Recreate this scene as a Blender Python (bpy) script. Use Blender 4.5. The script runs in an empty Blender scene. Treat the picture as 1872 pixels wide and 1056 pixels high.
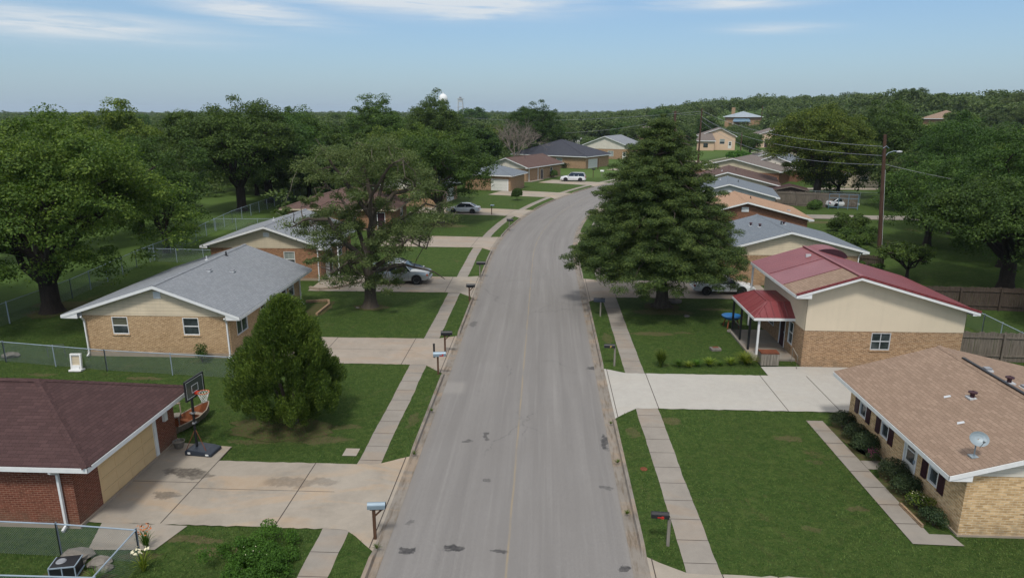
import bpy, bmesh, math, random
import numpy as np
from mathutils import Vector, Matrix
R = math.radians
random.seed(7)
rng = np.random.default_rng(11)
scene = bpy.context.scene
COL = scene.collection

# ------------------------------------------------------------------ camera, sky, sun
F_PX = 1248.0
cam_d = bpy.data.cameras.new("camera"); cam = bpy.data.objects.new("camera", cam_d); COL.objects.link(cam)
cam.location = (0, 0, 14)
cam.rotation_euler = (R(90 - 14.6), 0, R(2.7))
cam_d.sensor_width = 36; cam_d.lens = 36 * F_PX / 1872
cam_d.clip_start = 0.5; cam_d.clip_end = 9000
scene.camera = cam
scene.view_settings.view_transform = 'Standard'; scene.view_settings.look = 'None'
scene.view_settings.exposure = 0.20; scene.view_settings.gamma = 1
SUN_EL, SUN_ROT = R(58), R(188)

world = bpy.data.worlds.new("World"); scene.world = world; world.use_nodes = True
def build_world():
    nt = world.node_tree; N = nt.nodes; L = nt.links; N.clear()
    out = N.new('ShaderNodeOutputWorld'); bg = N.new('ShaderNodeBackground'); bg.inputs[1].default_value = 0.115
    sky = N.new('ShaderNodeTexSky'); sky.sky_type = 'NISHITA'; sky.sun_disc = False
    sky.sun_elevation = SUN_EL; sky.sun_rotation = SUN_ROT; sky.air_density = 1.0; sky.dust_density = 0.6; sky.ozone_density = 2.6
    tc = N.new('ShaderNodeTexCoord'); sep = N.new('ShaderNodeSeparateXYZ'); L.new(tc.outputs['Generated'], sep.inputs[0])
    def M(op, a, b=None, c=None):
        n = N.new('ShaderNodeMath'); n.operation = op
        for i, v in enumerate((a, b, c)):
            if v is None: continue
            if hasattr(v, 'links') or hasattr(v, 'is_linked'): L.new(v, n.inputs[i])
            else: n.inputs[i].default_value = v
        return n.outputs[0]
    az = M('MULTIPLY', M('ARCTAN2', sep.outputs[0], sep.outputs[1]), 57.2958)     # degrees right of +Y
    el = M('MULTIPLY', M('ARCSINE', sep.outputs[2]), 57.2958)
    cmb = N.new('ShaderNodeCombineXYZ'); L.new(M('MULTIPLY', az, 0.075), cmb.inputs[0])
    L.new(M('ADD', M('MULTIPLY', el, 0.95), M('MULTIPLY', az, 0.022)), cmb.inputs[1])
    n1 = N.new('ShaderNodeTexNoise'); n1.inputs['Scale'].default_value = 1.6; n1.inputs['Detail'].default_value = 9; n1.inputs['Roughness'].default_value = 0.62
    n1.inputs['Distortion'].default_value = 0.8; L.new(cmb.outputs[0], n1.inputs['Vector'])
    tot = None
    # thin cirrus: centre azimuth, centre elevation, half sizes, tilt, strength
    for (a0, e0, ra, re, k, s) in ((-34.5, 5.6, 9, .95, -.02, .85), (-23, 7.2, 5.5, .75, -.10, .95), (-9.4, 8.3, 9.0, .95, -.03, 1.5), (-5.2, 7.5, 3.8, .55, .03, 1.2),
                                   (13.5, 7.8, 4.8, .42, -.02, .95), (17.3, 5.9, 3.4, .32, -.02, .6), (20, 12, 22, 2.2, .03, .6), (-30, 13, 25, 2.5, .02, .6)):
        da = M('SUBTRACT', az, a0); de = M('SUBTRACT', M('SUBTRACT', el, e0), M('MULTIPLY', da, k))
        q = M('ADD', M('POWER', M('ABSOLUTE', M('DIVIDE', da, ra)), 2.0), M('POWER', M('ABSOLUTE', M('DIVIDE', de, re)), 2.0))
        g = M('MULTIPLY', M('EXPONENT', M('MULTIPLY', q, -1.0)), s)
        tot = g if tot is None else M('MAXIMUM', tot, g)
    nz = M('MULTIPLY', M('SUBTRACT', n1.outputs[0], 0.24), 3.4)
    m = N.new('ShaderNodeClamp'); L.new(M('MULTIPLY', tot, nz), m.inputs[0]); m.inputs[2].default_value = 0.85
    mix = N.new('ShaderNodeMixRGB'); L.new(m.outputs[0], mix.inputs[0])
    tint = N.new('ShaderNodeMixRGB'); tint.blend_type = 'MULTIPLY'; tint.inputs[0].default_value = 1; tint.inputs[2].default_value = (0.69, 0.83, 0.96, 1)
    L.new(sky.outputs[0], tint.inputs[1])
    hz = N.new('ShaderNodeMixRGB'); L.new(M('MULTIPLY', M('EXPONENT', M('MULTIPLY', M('ABSOLUTE', el), -.16)), .92), hz.inputs[0]); L.new(tint.outputs[0], hz.inputs[1]); hz.inputs[2].default_value = (2.68, 3.52, 4.3, 1)
    L.new(hz.outputs[0], mix.inputs[1]); mix.inputs[2].default_value = (5.6, 5.9, 6.15, 1)
    # unseen broken cloud added above the frame to brighten, soften and neutralise the daylight
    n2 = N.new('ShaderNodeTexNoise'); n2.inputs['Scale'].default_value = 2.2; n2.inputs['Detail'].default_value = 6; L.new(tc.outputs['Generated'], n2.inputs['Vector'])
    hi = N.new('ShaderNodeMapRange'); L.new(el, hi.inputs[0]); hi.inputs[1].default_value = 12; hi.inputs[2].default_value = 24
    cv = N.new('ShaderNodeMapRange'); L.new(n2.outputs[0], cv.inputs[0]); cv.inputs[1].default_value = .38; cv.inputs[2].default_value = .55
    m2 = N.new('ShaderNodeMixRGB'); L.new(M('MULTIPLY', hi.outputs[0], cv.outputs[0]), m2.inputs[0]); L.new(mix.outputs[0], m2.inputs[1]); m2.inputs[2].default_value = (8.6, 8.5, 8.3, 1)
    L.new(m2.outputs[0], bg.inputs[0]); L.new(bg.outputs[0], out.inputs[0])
build_world()
sun_d = bpy.data.lights.new("sun", 'SUN'); sun_d.energy = 2.3; sun_d.angle = R(9); sun_d.color = (1.0, 0.95, 0.87)
sun = bpy.data.objects.new("sun", sun_d); COL.objects.link(sun)
sun.rotation_euler = (R(90) - SUN_EL, 0, R(-8))          # sun stands behind the camera, to the south

# ------------------------------------------------------------------ node helpers / materials
class NT:
    def __init__(s, name, rough=0.8, spec=0.3):
        s.mat = bpy.data.materials.new(name); s.mat.use_nodes = True; s.t = s.mat.node_tree; s.N = s.t.nodes; s.L = s.t.links
        s.b = s.N['Principled BSDF']; s.b.inputs['Roughness'].default_value = rough; s.b.inputs['Specular IOR Level'].default_value = spec
        s.out = s.N['Material Output']
    def put(s, sock, v):
        if isinstance(v, bpy.types.NodeSocket): s.L.new(v, sock)
        elif isinstance(v, (tuple, list)) and len(v) == 3 and sock.type == 'RGBA': sock.default_value = (*v, 1)
        else: sock.default_value = v
    def m(s, op, a, b=None, c=None, clamp=False):
        n = s.N.new('ShaderNodeMath'); n.operation = op; n.use_clamp = clamp
        for i, v in enumerate((a, b, c)):
            if v is not None: s.put(n.inputs[i], v)
        return n.outputs[0]
    def mix(s, f, a, b, mode='MIX'):
        n = s.N.new('ShaderNodeMixRGB'); n.blend_type = mode
        for i, v in enumerate((f, a, b)): s.put(n.inputs[i], v)
        return n.outputs[0]
    def uv(s): return s.N.new('ShaderNodeUVMap').outputs[0]
    def pos(s): return s.N.new('ShaderNodeNewGeometry').outputs['Position']
    def obj(s): return s.N.new('ShaderNodeTexCoord').outputs['Object']
    def island(s): return s.N.new('ShaderNodeNewGeometry').outputs['Random Per Island']
    def orand(s): return s.N.new('ShaderNodeObjectInfo').outputs['Random']
    def scale(s, v, sc):
        n = s.N.new('ShaderNodeMapping'); s.L.new(v, n.inputs[0]); n.inputs['Scale'].default_value = sc; return n.outputs[0]
    def noise(s, v, sc, det=4, rough=.55, col=False, dist=0):
        n = s.N.new('ShaderNodeTexNoise'); s.L.new(v, n.inputs['Vector']); n.inputs['Scale'].default_value = sc
        n.inputs['Detail'].default_value = det; n.inputs['Roughness'].default_value = rough; n.inputs['Distortion'].default_value = dist
        return n.outputs[1 if col else 0]
    def ramp(s, f, lo, hi, a=0.0, b=1.0):
        n = s.N.new('ShaderNodeMapRange'); s.put(n.inputs[0], f); n.inputs[1].default_value = lo; n.inputs[2].default_value = hi
        n.inputs[3].default_value = a; n.inputs[4].default_value = b; return n.outputs[0]
    def sep(s, v):
        n = s.N.new('ShaderNodeSeparateXYZ'); s.L.new(v, n.inputs[0]); return n.outputs
    def color(s, c): s.put(s.b.inputs['Base Color'], c); return s
    def bump(s, h, st=.4, dist=.02):
        n = s.N.new('ShaderNodeBump'); n.inputs['Strength'].default_value = st; n.inputs['Distance'].default_value = dist
        s.put(n.inputs['Height'], h); s.L.new(n.outputs[0], s.b.inputs['Normal']); return s

def paint(name, c, rough=.55, spec=.35, metal=0, var=.12, nsc=3.0):
    t = NT(name, rough, spec); n = t.noise(t.obj(), nsc, 5); n2 = t.noise(t.obj(), nsc * 9, 3)
    f = t.m('ADD', t.m('MULTIPLY', n, .7), t.m('MULTIPLY', n2, .3))
    t.color(t.mix(t.ramp(f, .3, .7), tuple(x * (1 - var) for x in c), tuple(min(1, x * (1 + var)) for x in c)))
    t.b.inputs['Metallic'].default_value = metal; return t.mat

def brick(name, c1, c2, mortar, wear=(.5, .5, .5), ch=.075, cw=.22, mort=.010):
    t = NT(name, .9, .15); u = t.uv()
    w = t.noise(u, 6, 2, col=True); wu = t.mix(0.006, u, w, 'ADD')
    b = t.N.new('ShaderNodeTexBrick'); t.L.new(wu, b.inputs['Vector']); b.inputs['Scale'].default_value = 1
    b.inputs['Brick Width'].default_value = cw; b.inputs['Row Height'].default_value = ch; b.inputs['Mortar Size'].default_value = mort
    b.inputs['Mortar Smooth'].default_value = .3; b.inputs['Bias'].default_value = 0
    t.put(b.inputs['Color1'], c1); t.put(b.inputs['Color2'], c2); t.put(b.inputs['Mortar'], mortar)
    n = t.noise(t.pos(), .7, 6, .6); n2 = t.noise(t.scale(u, (4.5, 13, 1)), 1, 2)
    c = t.mix(t.ramp(n2, .35, .7), b.outputs[0], t.mix(1, b.outputs[0], (.62, .58, .55), 'MULTIPLY'))
    c = t.mix(t.ramp(n, .35, .75, 0, .35), c, wear)
    z = t.sep(t.pos())[2]; g = t.m('MULTIPLY', t.ramp(z, .1, .7, .55, 0), t.ramp(t.noise(t.pos(), 2.5, 4), .35, .65))
    c = t.mix(g, c, (.16, .13, .09))
    t.color(c); t.bump(b.outputs[1], -.5, .01); return t.mat

def shingle(name, c1, c2, mott=.25, row=.15, wid=.33, streak=(.10, .10, .10)):
    t = NT(name, .95, .1); u = t.uv()
    wu = t.mix(.03, u, t.noise(t.scale(u, (2, 7, 1)), 1.6, 2, col=True), 'ADD')
    b = t.N.new('ShaderNodeTexBrick'); t.L.new(wu, b.inputs['Vector']); b.inputs['Scale'].default_value = 1
    b.inputs['Brick Width'].default_value = wid; b.inputs['Row Height'].default_value = row; b.inputs['Mortar Size'].default_value = .012
    b.inputs['Mortar Smooth'].default_value = .8; b.inputs['Bias'].default_value = -.1
    t.put(b.inputs['Color1'], c1); t.put(b.inputs['Color2'], c2); t.put(b.inputs['Mortar'], tuple(x * .42 for x in c1))
    n = t.noise(u, .45, 7, .65); n3 = t.noise(u, 28, 2)
    st = t.noise(t.scale(u, (1.6, .12, 1)), 1.0, 6, .65)
    c = t.mix(t.ramp(n, .3, .75, 0, mott), b.outputs[0], tuple(x * .6 for x in c1))
    c = t.mix(t.ramp(st, .5, .78, 0, .45), c, streak)
    c = t.mix(t.ramp(n3, .3, .7, 0, .35), c, tuple(min(1, x * 1.5) for x in c2))
    t.color(c); t.bump(t.m('ADD', b.outputs[1], t.m('MULTIPLY', n3, -.6)), -.5, .012); return t.mat

def siding(name, c, pitch=.2):
    t = NT(name, .7, .25); u = t.uv(); v = t.sep(u)[1]
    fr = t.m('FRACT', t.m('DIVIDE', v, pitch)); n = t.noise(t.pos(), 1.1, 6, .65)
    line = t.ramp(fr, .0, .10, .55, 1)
    base = t.mix(t.ramp(n, .35, .7), tuple(x * .86 for x in c), c)
    st = t.noise(t.scale(u, (5, .5, 1)), 1, 4); base = t.mix(t.ramp(st, .5, .8, 0, .3), base, tuple(x * .6 for x in c))
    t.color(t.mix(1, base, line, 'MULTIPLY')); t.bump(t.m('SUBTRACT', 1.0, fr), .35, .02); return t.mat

def stucco(name, c):
    t = NT(name, .9, .15); p = t.pos(); n = t.noise(p, .5, 7, .65); n2 = t.noise(p, 40, 2); st = t.noise(t.scale(t.uv(), (3, .22, 1)), 1, 5)
    cc = t.mix(t.ramp(n, .35, .7, 0, .5), c, tuple(x * .84 for x in c)); cc = t.mix(t.ramp(st, .52, .8, 0, .3), cc, tuple(x * .7 for x in c))
    t.color(cc); t.bump(n2, .35, .01); return t.mat

def metal_roof(name, c, c2, pitch=.4):
    t = NT(name, .42, .5); u = t.uv(); x = t.sep(u)[0]
    fr = t.m('FRACT', t.m('DIVIDE', x, pitch)); rib = t.ramp(t.m('ABSOLUTE', t.m('SUBTRACT', fr, .5)), .42, .5)
    n = t.noise(u, .6, 6, .6); n2 = t.noise(t.scale(u, (3, .3, 1)), 1.2, 4)
    cc = t.mix(t.ramp(n, .3, .7), c, c2); cc = t.mix(t.ramp(n2, .5, .8, 0, .35), cc, tuple(v * .7 for v in c)); cc = t.mix(t.m('MULTIPLY', rib, .35), cc, tuple(v * .55 for v in c))
    t.color(cc); t.bump(rib, .8, .04); return t.mat

def concrete(name, c, stain=.5, warm=(.30, .22, .15)):
    t = NT(name, .9, .15); p = t.pos()
    n = t.noise(p, .55, 7, .62, dist=.6); n2 = t.noise(p, 3.2, 5, .6); n3 = t.noise(p, 45, 2); n4 = t.noise(t.scale(p, (.6, 1.6, 1)), .33, 5, .6, dist=1.2)
    cc = t.mix(t.ramp(n, .38, .68, 0, stain), c, tuple(x * .62 for x in c)); cc = t.mix(t.ramp(n4, .5, .62, 0, stain * .8), cc, warm)
    cc = t.mix(t.ramp(n2, .4, .7, 0, .3), cc, tuple(min(1, x * 1.2) for x in c)); cc = t.mix(t.ramp(n3, .3, .7, 0, .22), cc, tuple(x * .6 for x in c))
    t.color(cc); t.bump(n3, .25, .006); return t

def stains(t, c, coord, spots, dark):
    """dark spill marks with ragged outlines at fixed places on the slab"""
    w = t.mix(.9, coord, t.noise(coord, 1.7, 5, .65, col=True), 'ADD'); s = t.sep(w); k = None
    for (u, v, ru, rv, a) in spots:
        du = t.m('DIVIDE', t.m('SUBTRACT', s[0], u + .45), ru); dv = t.m('DIVIDE', t.m('SUBTRACT', s[1], v + .45), rv)
        q = t.m('ADD', t.m('MULTIPLY', du, du), t.m('MULTIPLY', dv, dv)); g = t.ramp(q, .65, 1.25, a, 0)
        k = g if k is None else t.m('MAXIMUM', k, g)
    return t.mix(t.m('MULTIPLY', k, t.ramp(t.noise(coord, 7, 4), .25, .6, .55, 1)), c, dark)

MAT = {}
def leaf_mat(name, dark, mid, light, trans=.25):
    t = NT(name, .62, .22); r = t.island(); n = t.noise(t.obj(), .55, 3); o = t.orand()
    c = t.mix(t.ramp(r, 0, 1), dark, mid); c = t.mix(t.ramp(t.m('ADD', t.m('MULTIPLY', n, .8), t.m('MULTIPLY', r, .4)), .55, .95), c, light)
    hs = t.N.new('ShaderNodeHueSaturation'); t.L.new(c, hs.inputs['Color']); t.put(hs.inputs['Hue'], t.ramp(o, 0, 1, .482, .512)); t.put(hs.inputs['Value'], t.ramp(t.m('FRACT', t.m('MULTIPLY', o, 7.3)), 0, 1, .78, 1.2))
    t.color(hs.outputs[0]); tr = t.N.new('ShaderNodeBsdfTranslucent'); t.L.new(t.mix(1, hs.outputs[0], (1.25, 1.35, .55), 'MULTIPLY'), tr.inputs[0])
    ms = t.N.new('ShaderNodeMixShader'); ms.inputs[0].default_value = trans; t.L.new(t.b.outputs[0], ms.inputs[1]); t.L.new(tr.outputs[0], ms.inputs[2]); t.L.new(ms.outputs[0], t.out.inputs[0])
    return t.mat

def build_materials():
    M = MAT
    # ---- ground
    t = NT('grass', .95, .1); p = t.pos()
    a = t.noise(p, .16, 6, .6, dist=.5); b = t.noise(p, 1.7, 5, .62); c = t.noise(p, 22, 3, .7); d = t.noise(t.scale(p, (1, .5, 1)), .42, 7, .68, dist=1.0); e = t.noise(p, 6, 4, .7)
    g = t.mix(t.ramp(a, .35, .65), (.030, .068, .013), (.048, .095, .019)); g = t.mix(t.ramp(b, .35, .7, 0, .7), g, (.020, .052, .009))
    g = t.mix(t.ramp(c, .35, .72, 0, .85), g, (.066, .112, .025)); g = t.mix(t.ramp(e, .42, .72, 0, .6), g, (.070, .088, .026)); h2 = t.noise(p, .55, 6, .72, dist=1.5); g = t.mix(t.ramp(h2, .54, .74, 0, .45), g, (.105, .095, .042))
    k1 = t.noise(p, 9, 4, .75, dist=.8); g = t.mix(t.ramp(k1, .46, .60, 0, .5), g, (.022, .052, .010)); k2 = t.noise(p, 3.1, 5, .7, dist=1.0); g = t.mix(t.ramp(k2, .46, .62, 0, .65), g, (.086, .124, .032))
    bare = t.m('MULTIPLY', t.ramp(d, .60, .70), t.ramp(e, .35, .6)); g = t.mix(t.m('MULTIPLY', bare, .75), g, (.15, .115, .060))
    g = stains(t, g, p, ((-11.7, 19.7, 1.1, .22, .75), (-10.5, 19.05, .9, .25, .7), (-13.0, 18.7, .7, .2, .6), (-10.1, 27.0, 1.8, .38, .7), (-9.0, 28.3, .8, .25, .6), (-12.6, 26.7, 1.2, .2, .6), (-21.5, 33.6, 1.0, .25, .8), (-27.5, 33.9, .8, .2, .6), (7.1, 42.6, 1.5, .40, .75), (9.2, 42.9, .7, .2, .6), (12.4, 48.5, 1.3, .3, .6),
                     (10.9, 28.1, .6, .3, .7), (6.0, 29.6, .45, .45, .6), (11.6, 22.6, .5, .16, .6), (9.4, 21.3, .4, .15, .5), (11.3, 26.1, .4, .15, .5), (4.1, 28.4, .25, .5, .5), (4.2, 33.6, .2, .4, .5), (-6.0, 29.2, .2, .8, .5), (-35, 47.5, 3.5, 1.0, .6), (-13.0, 84.8, 3.5, 1.2, .5), (8.6, 47.6, 2.2, .7, .55), (4.1, 41.5, .3, 1.2, .5), (35, 90, 4, 1.2, .5)), (.150, .115, .066))
    t.color(g); t.bump(t.m('ADD', t.m('MULTIPLY', c, .7), t.m('ADD', e, k1)), 1.0, .09); M['grass'] = t.mat
    t = NT('field grass', .95, .1); p = t.pos(); a = t.noise(p, .05, 6, .6); c = t.noise(p, 3, 5, .7)
    g = t.mix(t.ramp(a, .35, .65), (.052, .095, .020), (.080, .130, .030)); g = t.mix(t.ramp(c, .35, .7, 0, .6), g, (.050, .080, .022)); t.color(g); t.bump(c, .6, .1); M['field'] = t.mat
    t = NT('bare soil', .95, .1); p = t.pos(); n = t.noise(p, 5, 6, .7); t.color(t.mix(t.ramp(n, .35, .65), (.085, .060, .035), (.05, .075, .02))); t.bump(n, .8, .04); M['soil'] = t.mat
    # ---- asphalt : uv = (offset from centre line, distance along the street)
    t = NT('asphalt', .93, .15); u = t.uv(); p = t.pos(); s = t.sep(u)
    n1 = t.noise(t.scale(u, (1.3, .045, 1)), 1, 6, .6); n2 = t.noise(p, .35, 6, .6); n3 = t.noise(p, 60, 2, .8); n4 = t.noise(t.scale(u, (5, .10, 1)), 1, 4)
    g = t.mix(t.ramp(n1, .35, .65), (.175, .168, .165), (.245, .236, .230)); g = t.mix(t.ramp(n2, .35, .7, 0, .5), g, (.185, .175, .168))
    g = t.mix(t.ramp(n4, .5, .72, 0, .45), g, (.295, .285, .275)); n5 = t.noise(p, 14, 3, .7); g = t.mix(t.ramp(n5, .35, .7, 0, .35), g, (.155, .148, .14)); g = t.mix(t.ramp(n3, .32, .68, 0, .6), g, (.12, .115, .11))
    sp = t.noise(p, 90, 1, .5); g = t.mix(t.ramp(sp, .60, .72, 0, .5), g, (.36, .34, .32))
    off = t.m('ADD', s[0], t.m('MULTIPLY', t.noise(t.scale(u, (0, .35, 1)), 1, 4), .10)); ln = t.ramp(t.m('ABSOLUTE', t.m('SUBTRACT', off, .02)), .018, .05, 1, 0)
    g = t.mix(t.m('MULTIPLY', ln, t.ramp(t.noise(t.scale(u, (1, .5, 1)), 1.1, 4), .35, .55, .12, .75)), g, (.26, .21, .14))
    ed = t.ramp(t.m('ABSOLUTE', s[0]), 3.75, 4.08); g = t.mix(t.m('MULTIPLY', ed, t.ramp(n2, .3, .6, .1, .6)), g, (.205, .188, .170))
    cr = t.N.new('ShaderNodeTexVoronoi'); cr.feature = 'DISTANCE_TO_EDGE'; t.L.new(t.mix(.25, t.scale(p, (.22, .10, 1)), t.noise(p, .8, 5, .7, col=True), 'ADD'), cr.inputs['Vector']); cr.inputs['Scale'].default_value = 1
    g = t.mix(t.m('MULTIPLY', t.ramp(cr.outputs[0], .0, .006, 1, 0), t.ramp(t.noise(p, .13, 3), .5, .6, 0, .55)), g, (.05, .05, .05))
    g = stains(t, g, u, ((-1.9, 19.8, .33, .17, .9), (-3.35, 19.65, .26, .15, .85), (-.35, 19.65, .36, .10, .75), (-1.42, 27.9, .08, .35, .7), (-2.2, 27.4, .16, .14, .6), (3.68, 19.05, .20, .20, .85),
                         (3.85, 27.6, .16, .75, .8), (3.9, 36.5, .36, .28, .8), (-3.7, 44.5, .20, .60, .45), (3.6, 23.9, .25, .12, .5), (-1.1, 24.2, .12, .10, .5), (-3.6, 21.2, .2, .14, .4)), (.030, .030, .033))
    g = t.mix(t.m('MULTIPLY', t.ramp(t.m('ABSOLUTE', t.m('SUBTRACT', s[1], 33.4)), .5, 1.0, .7, 0), t.ramp(s[0], -2.9, -3.2)), g, (.24, .228, .215))
    t.color(g); t.bump(n3, .35, .01); M['asphalt'] = t.mat
    t = concrete('gutter concrete', (.225, .203, .178), .7); c0 = t.b.inputs['Base Color'].links[0].from_socket
    u = t.uv(); g = t.mix(t.ramp(t.noise(t.scale(u, (6, .9, 1)), 1, 6, .7), .48, .66, 0, .75), c0, (.11, .085, .06)); t.color(g); M['gutter'] = t.mat
    M['walk'] = concrete('pavement concrete', (.258, .236, .208), .45).mat
    t = concrete('driveway concrete', (.315, .28, .235), .6, (.40, .28, .17)); c0 = t.b.inputs['Base Color'].links[0].from_socket
    g = stains(t, c0, t.pos(), ((-14.3, 23.95, .85, .36, .85), (-14.1, 22.3, .55, .25, .6), (-13.5, 23.7, .5, .22, .6), (-9.8, 23.4, 1.0, .35, .4), (-8.6, 23.5, .7, .25, .35)), (.055, .048, .042)); t.color(g); M['drive'] = t.mat
    M['drive_pink'] = concrete('pinkish driveway concrete', (.315, .275, .232), .5, (.33, .235, .16)).mat
    M['drive_white'] = concrete('new driveway concrete', (.385, .37, .34), .22, (.40, .35, .28)).mat
    M['joint'] = paint('joint tar', (.05, .04, .035), .95)
    M['foundation'] = concrete('foundation concrete', (.34, .28, .22), .5).mat
    # ---- walls
    M['brick_red'] = brick('red brown brick', (.150, .044, .028), (.215, .066, .040), (.34, .22, .16), (.19, .08, .055), mort=.009)
    M['brick_cream'] = brick('cream brick', (.53, .36, .20), (.70, .50, .30), (.24, .165, .10), (.58, .42, .26), mort=.014)
    M['brick_yellow'] = brick('yellow brick', (.44, .28, .13), (.74, .52, .29), (.66, .56, .40), (.66, .45, .23), ch=.092, cw=.27, mort=.013)
    M['brick_orange'] = brick('orange brown brick', (.20, .085, .048), (.40, .20, .105), (.42, .30, .20), (.30, .15, .085), mort=.013)
    M['brick_brown'] = brick('tan brown brick', (.22, .120, .060), (.44, .270, .145), (.47, .37, .26), (.34, .21, .12), mort=.014)
    M['brick_dark'] = brick('dark red brick', (.14, .058, .036), (.27, .115, .068), (.30, .2, .14), (.2, .09, .06), mort=.012)
    M['siding_cream'] = siding('cream siding', (.66, .56, .41)); M['siding_white'] = siding('off white siding', (.66, .62, .54)); M['siding_tan'] = siding('tan siding', (.58, .50, .37), .16)
    M['siding_grey'] = siding('pale grey siding', (.55, .55, .53))
    M['stucco'] = stucco('beige stucco', (.63, .54, .41)); M['stucco_peach'] = stucco('peach stucco', (.62, .45, .32))
    # ---- roofs
    M['roof_grey'] = shingle('grey shingles', (.175, .190, .210), (.225, .240, .260), .2, streak=(.13, .135, .14))
    M['roof_slate'] = shingle('blue grey shingles', (.125, .148, .175), (.165, .188, .215), .25)
    M['roof_brown'] = shingle('dark brown shingles', (.050, .030, .030), (.078, .046, .045), .3, streak=(.035, .022, .020))
    M['roof_tan'] = shingle('tan shingles', (.190, .135, .100), (.265, .192, .145), .2, streak=(.20, .135, .10))
    M['roof_rust'] = shingle('reddish brown shingles', (.088, .056, .050), (.120, .078, .068), .3)
    M['roof_dark'] = shingle('charcoal shingles', (.042, .045, .058), (.062, .066, .080), .3, streak=(.03, .03, .04))
    M['roof_mid'] = shingle('grey brown shingles', (.135, .115, .105), (.175, .150, .138), .3)
    M['roof_orange'] = shingle('light brown shingles', (.30, .190, .125), (.36, .235, .160), .2)
    M['metal_red'] = metal_roof('red metal roofing', (.165, .030, .035), (.205, .046, .050)); M['metal_pink'] = metal_roof('faded red metal roofing', (.185, .052, .062), (.232, .078, .088), .22)
    M['metal_blue'] = metal_roof('blue metal roofing', (.10, .17, .23), (.13, .21, .28)); M['metal_pale'] = metal_roof('pale metal roofing', (.22, .27, .31), (.27, .32, .37))
    # ---- paint, metal, timber
    M['white'] = paint('white trim paint', (.70, .71, .71), .5, .3, 0, .07); M['cream_paint'] = paint('cream door paint', (.64, .46, .25), .55, .3, 0, .05)
    M['white_door'] = paint('white door paint', (.62, .62, .58), .5, .3, 0, .05); M['maroon'] = paint('dark maroon paint', (.040, .014, .020), .5)
    M['black'] = paint('black plastic', (.012, .013, .016), .42, .4); M['navy'] = paint('dark navy plastic', (.022, .030, .045), .5, .4); M['red'] = paint('red paint', (.45, .03, .02), .5)
    M['orange'] = paint('orange steel', (.55, .11, .03), .45); M['gold'] = paint('gold lettering', (.55, .38, .10), .4, .5); M['blue'] = paint('blue plastic', (.02, .13, .34), .45)
    M['galv'] = paint('galvanised steel', (.25, .31, .37), .5, .4, 0, .15); M['galv_wire'] = paint('galvanised wire', (.22, .27, .28), .55, .4, .3); M['letter_metal'] = paint('pale blue steel', (.24, .31, .37), .4, .5, .35, .1)
    M['green_wire'] = paint('dull wire', (.085, .10, .10), .6, .3, .2)
    M['rope'] = paint('white net cord', (.72, .72, .70), .8); M['grey_plastic'] = paint('grey plastic', (.22, .23, .25), .5); M['dish'] = paint('grey dish enamel', (.26, .31, .34), .45, .4, .1)
    M['rust'] = paint('rusty steel', (.16, .055, .03), .9, .2, .2, .4, 2); M['rustpan'] = paint('rusted orange hull', (.20, .072, .032), .85, .2, 0, .4, 2); M['lead'] = paint('lead flashing', (.45, .47, .49), .5)
    M['backboard'] = paint('tinted backboard', (.07, .085, .07), .25, .5)
    def wood(name, c, sc=(14, 14, 1.2)):
        t = NT(name, .9, .15); n = t.noise(t.scale(t.obj(), sc), 1, 5, .65); n2 = t.noise(t.obj(), 1.3, 4)
        t.color(t.mix(t.ramp(n2, .4, .7, 0, .4), t.mix(t.ramp(n, .3, .7), tuple(x * .6 for x in c), tuple(x * 1.25 for x in c)), tuple(x * .5 for x in c))); t.bump(n, .4, .01); return t.mat
    M['fence_wood'] = wood('weathered fence boards', (.17, .145, .12)); M['fence_dark'] = wood('dark fence boards', (.085, .065, .052)); M['post_wood'] = wood('brown post timber', (.10, .055, .035)); M['grey_wood'] = wood('grey timber', (.22, .20, .17))
    M['pole_wood'] = wood('creosoted pole timber', (.095, .055, .040), (9, 9, .5)); M['bark'] = wood('tree bark', (.085, .070, .055), (7, 7, 1.4)); M['bark_grey'] = wood('pale bark', (.23, .195, .165), (7, 7, 1.4)); M['boat_wood'] = wood('weathered planks', (.26, .21, .165))
    M['bark_dark'] = wood('dark wet bark', (.035, .028, .024), (7, 7, 1.4))
    t = NT('window glass', .08, .6); n = t.noise(t.obj(), 1.5, 3); t.color(t.mix(t.ramp(n, .35, .65), (.018, .024, .026), (.060, .075, .080))); M['glass'] = t.mat
    t = NT('curtained glass', .12, .5); n = t.noise(t.scale(t.obj(), (9, 9, .4)), 1, 3); t.color(t.mix(t.ramp(n, .35, .65), (.20, .23, .22), (.33, .37, .35))); M['curtain'] = t.mat
    t = NT('olive blind glass', .12, .5); n = t.noise(t.scale(t.obj(), (1, 1, 22)), 1, 2); t.color(t.mix(t.ramp(n, .35, .65), (.085, .085, .06), (.12, .12, .09))); M['blind'] = t.mat
    M['car_glass'] = paint('tinted car glass', (.012, .018, .022), .06, .7)
    for nm, c, mt in (('car_white', (.66, .68, .70), 0), ('car_silver', (.42, .45, .46), .5), ('car_blue', (.055, .08, .13), .4)):
        t = NT(nm.replace('_', ' ') + ' paint', .25, .5); n = t.noise(t.obj(), 1.1, 4); t.color(t.mix(t.ramp(n, .3, .7), tuple(x * .85 for x in c), c)); t.b.inputs['Metallic'].default_value = mt; t.b.inputs['Coat Weight'].default_value = .5; t.b.inputs['Coat Roughness'].default_value = .1; M[nm] = t.mat
    M['tyre'] = paint('tyre rubber', (.012, .012, .012), .8); M['rim'] = paint('alloy rim', (.45, .46, .47), .35, .5, .7); M['tail'] = paint('tail lamp red', (.35, .02, .02), .2, .6); M['lamp'] = paint('headlamp lens', (.6, .62, .62), .12, .7); M['amber'] = paint('amber lens', (.55, .13, .05), .2, .6)
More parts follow.
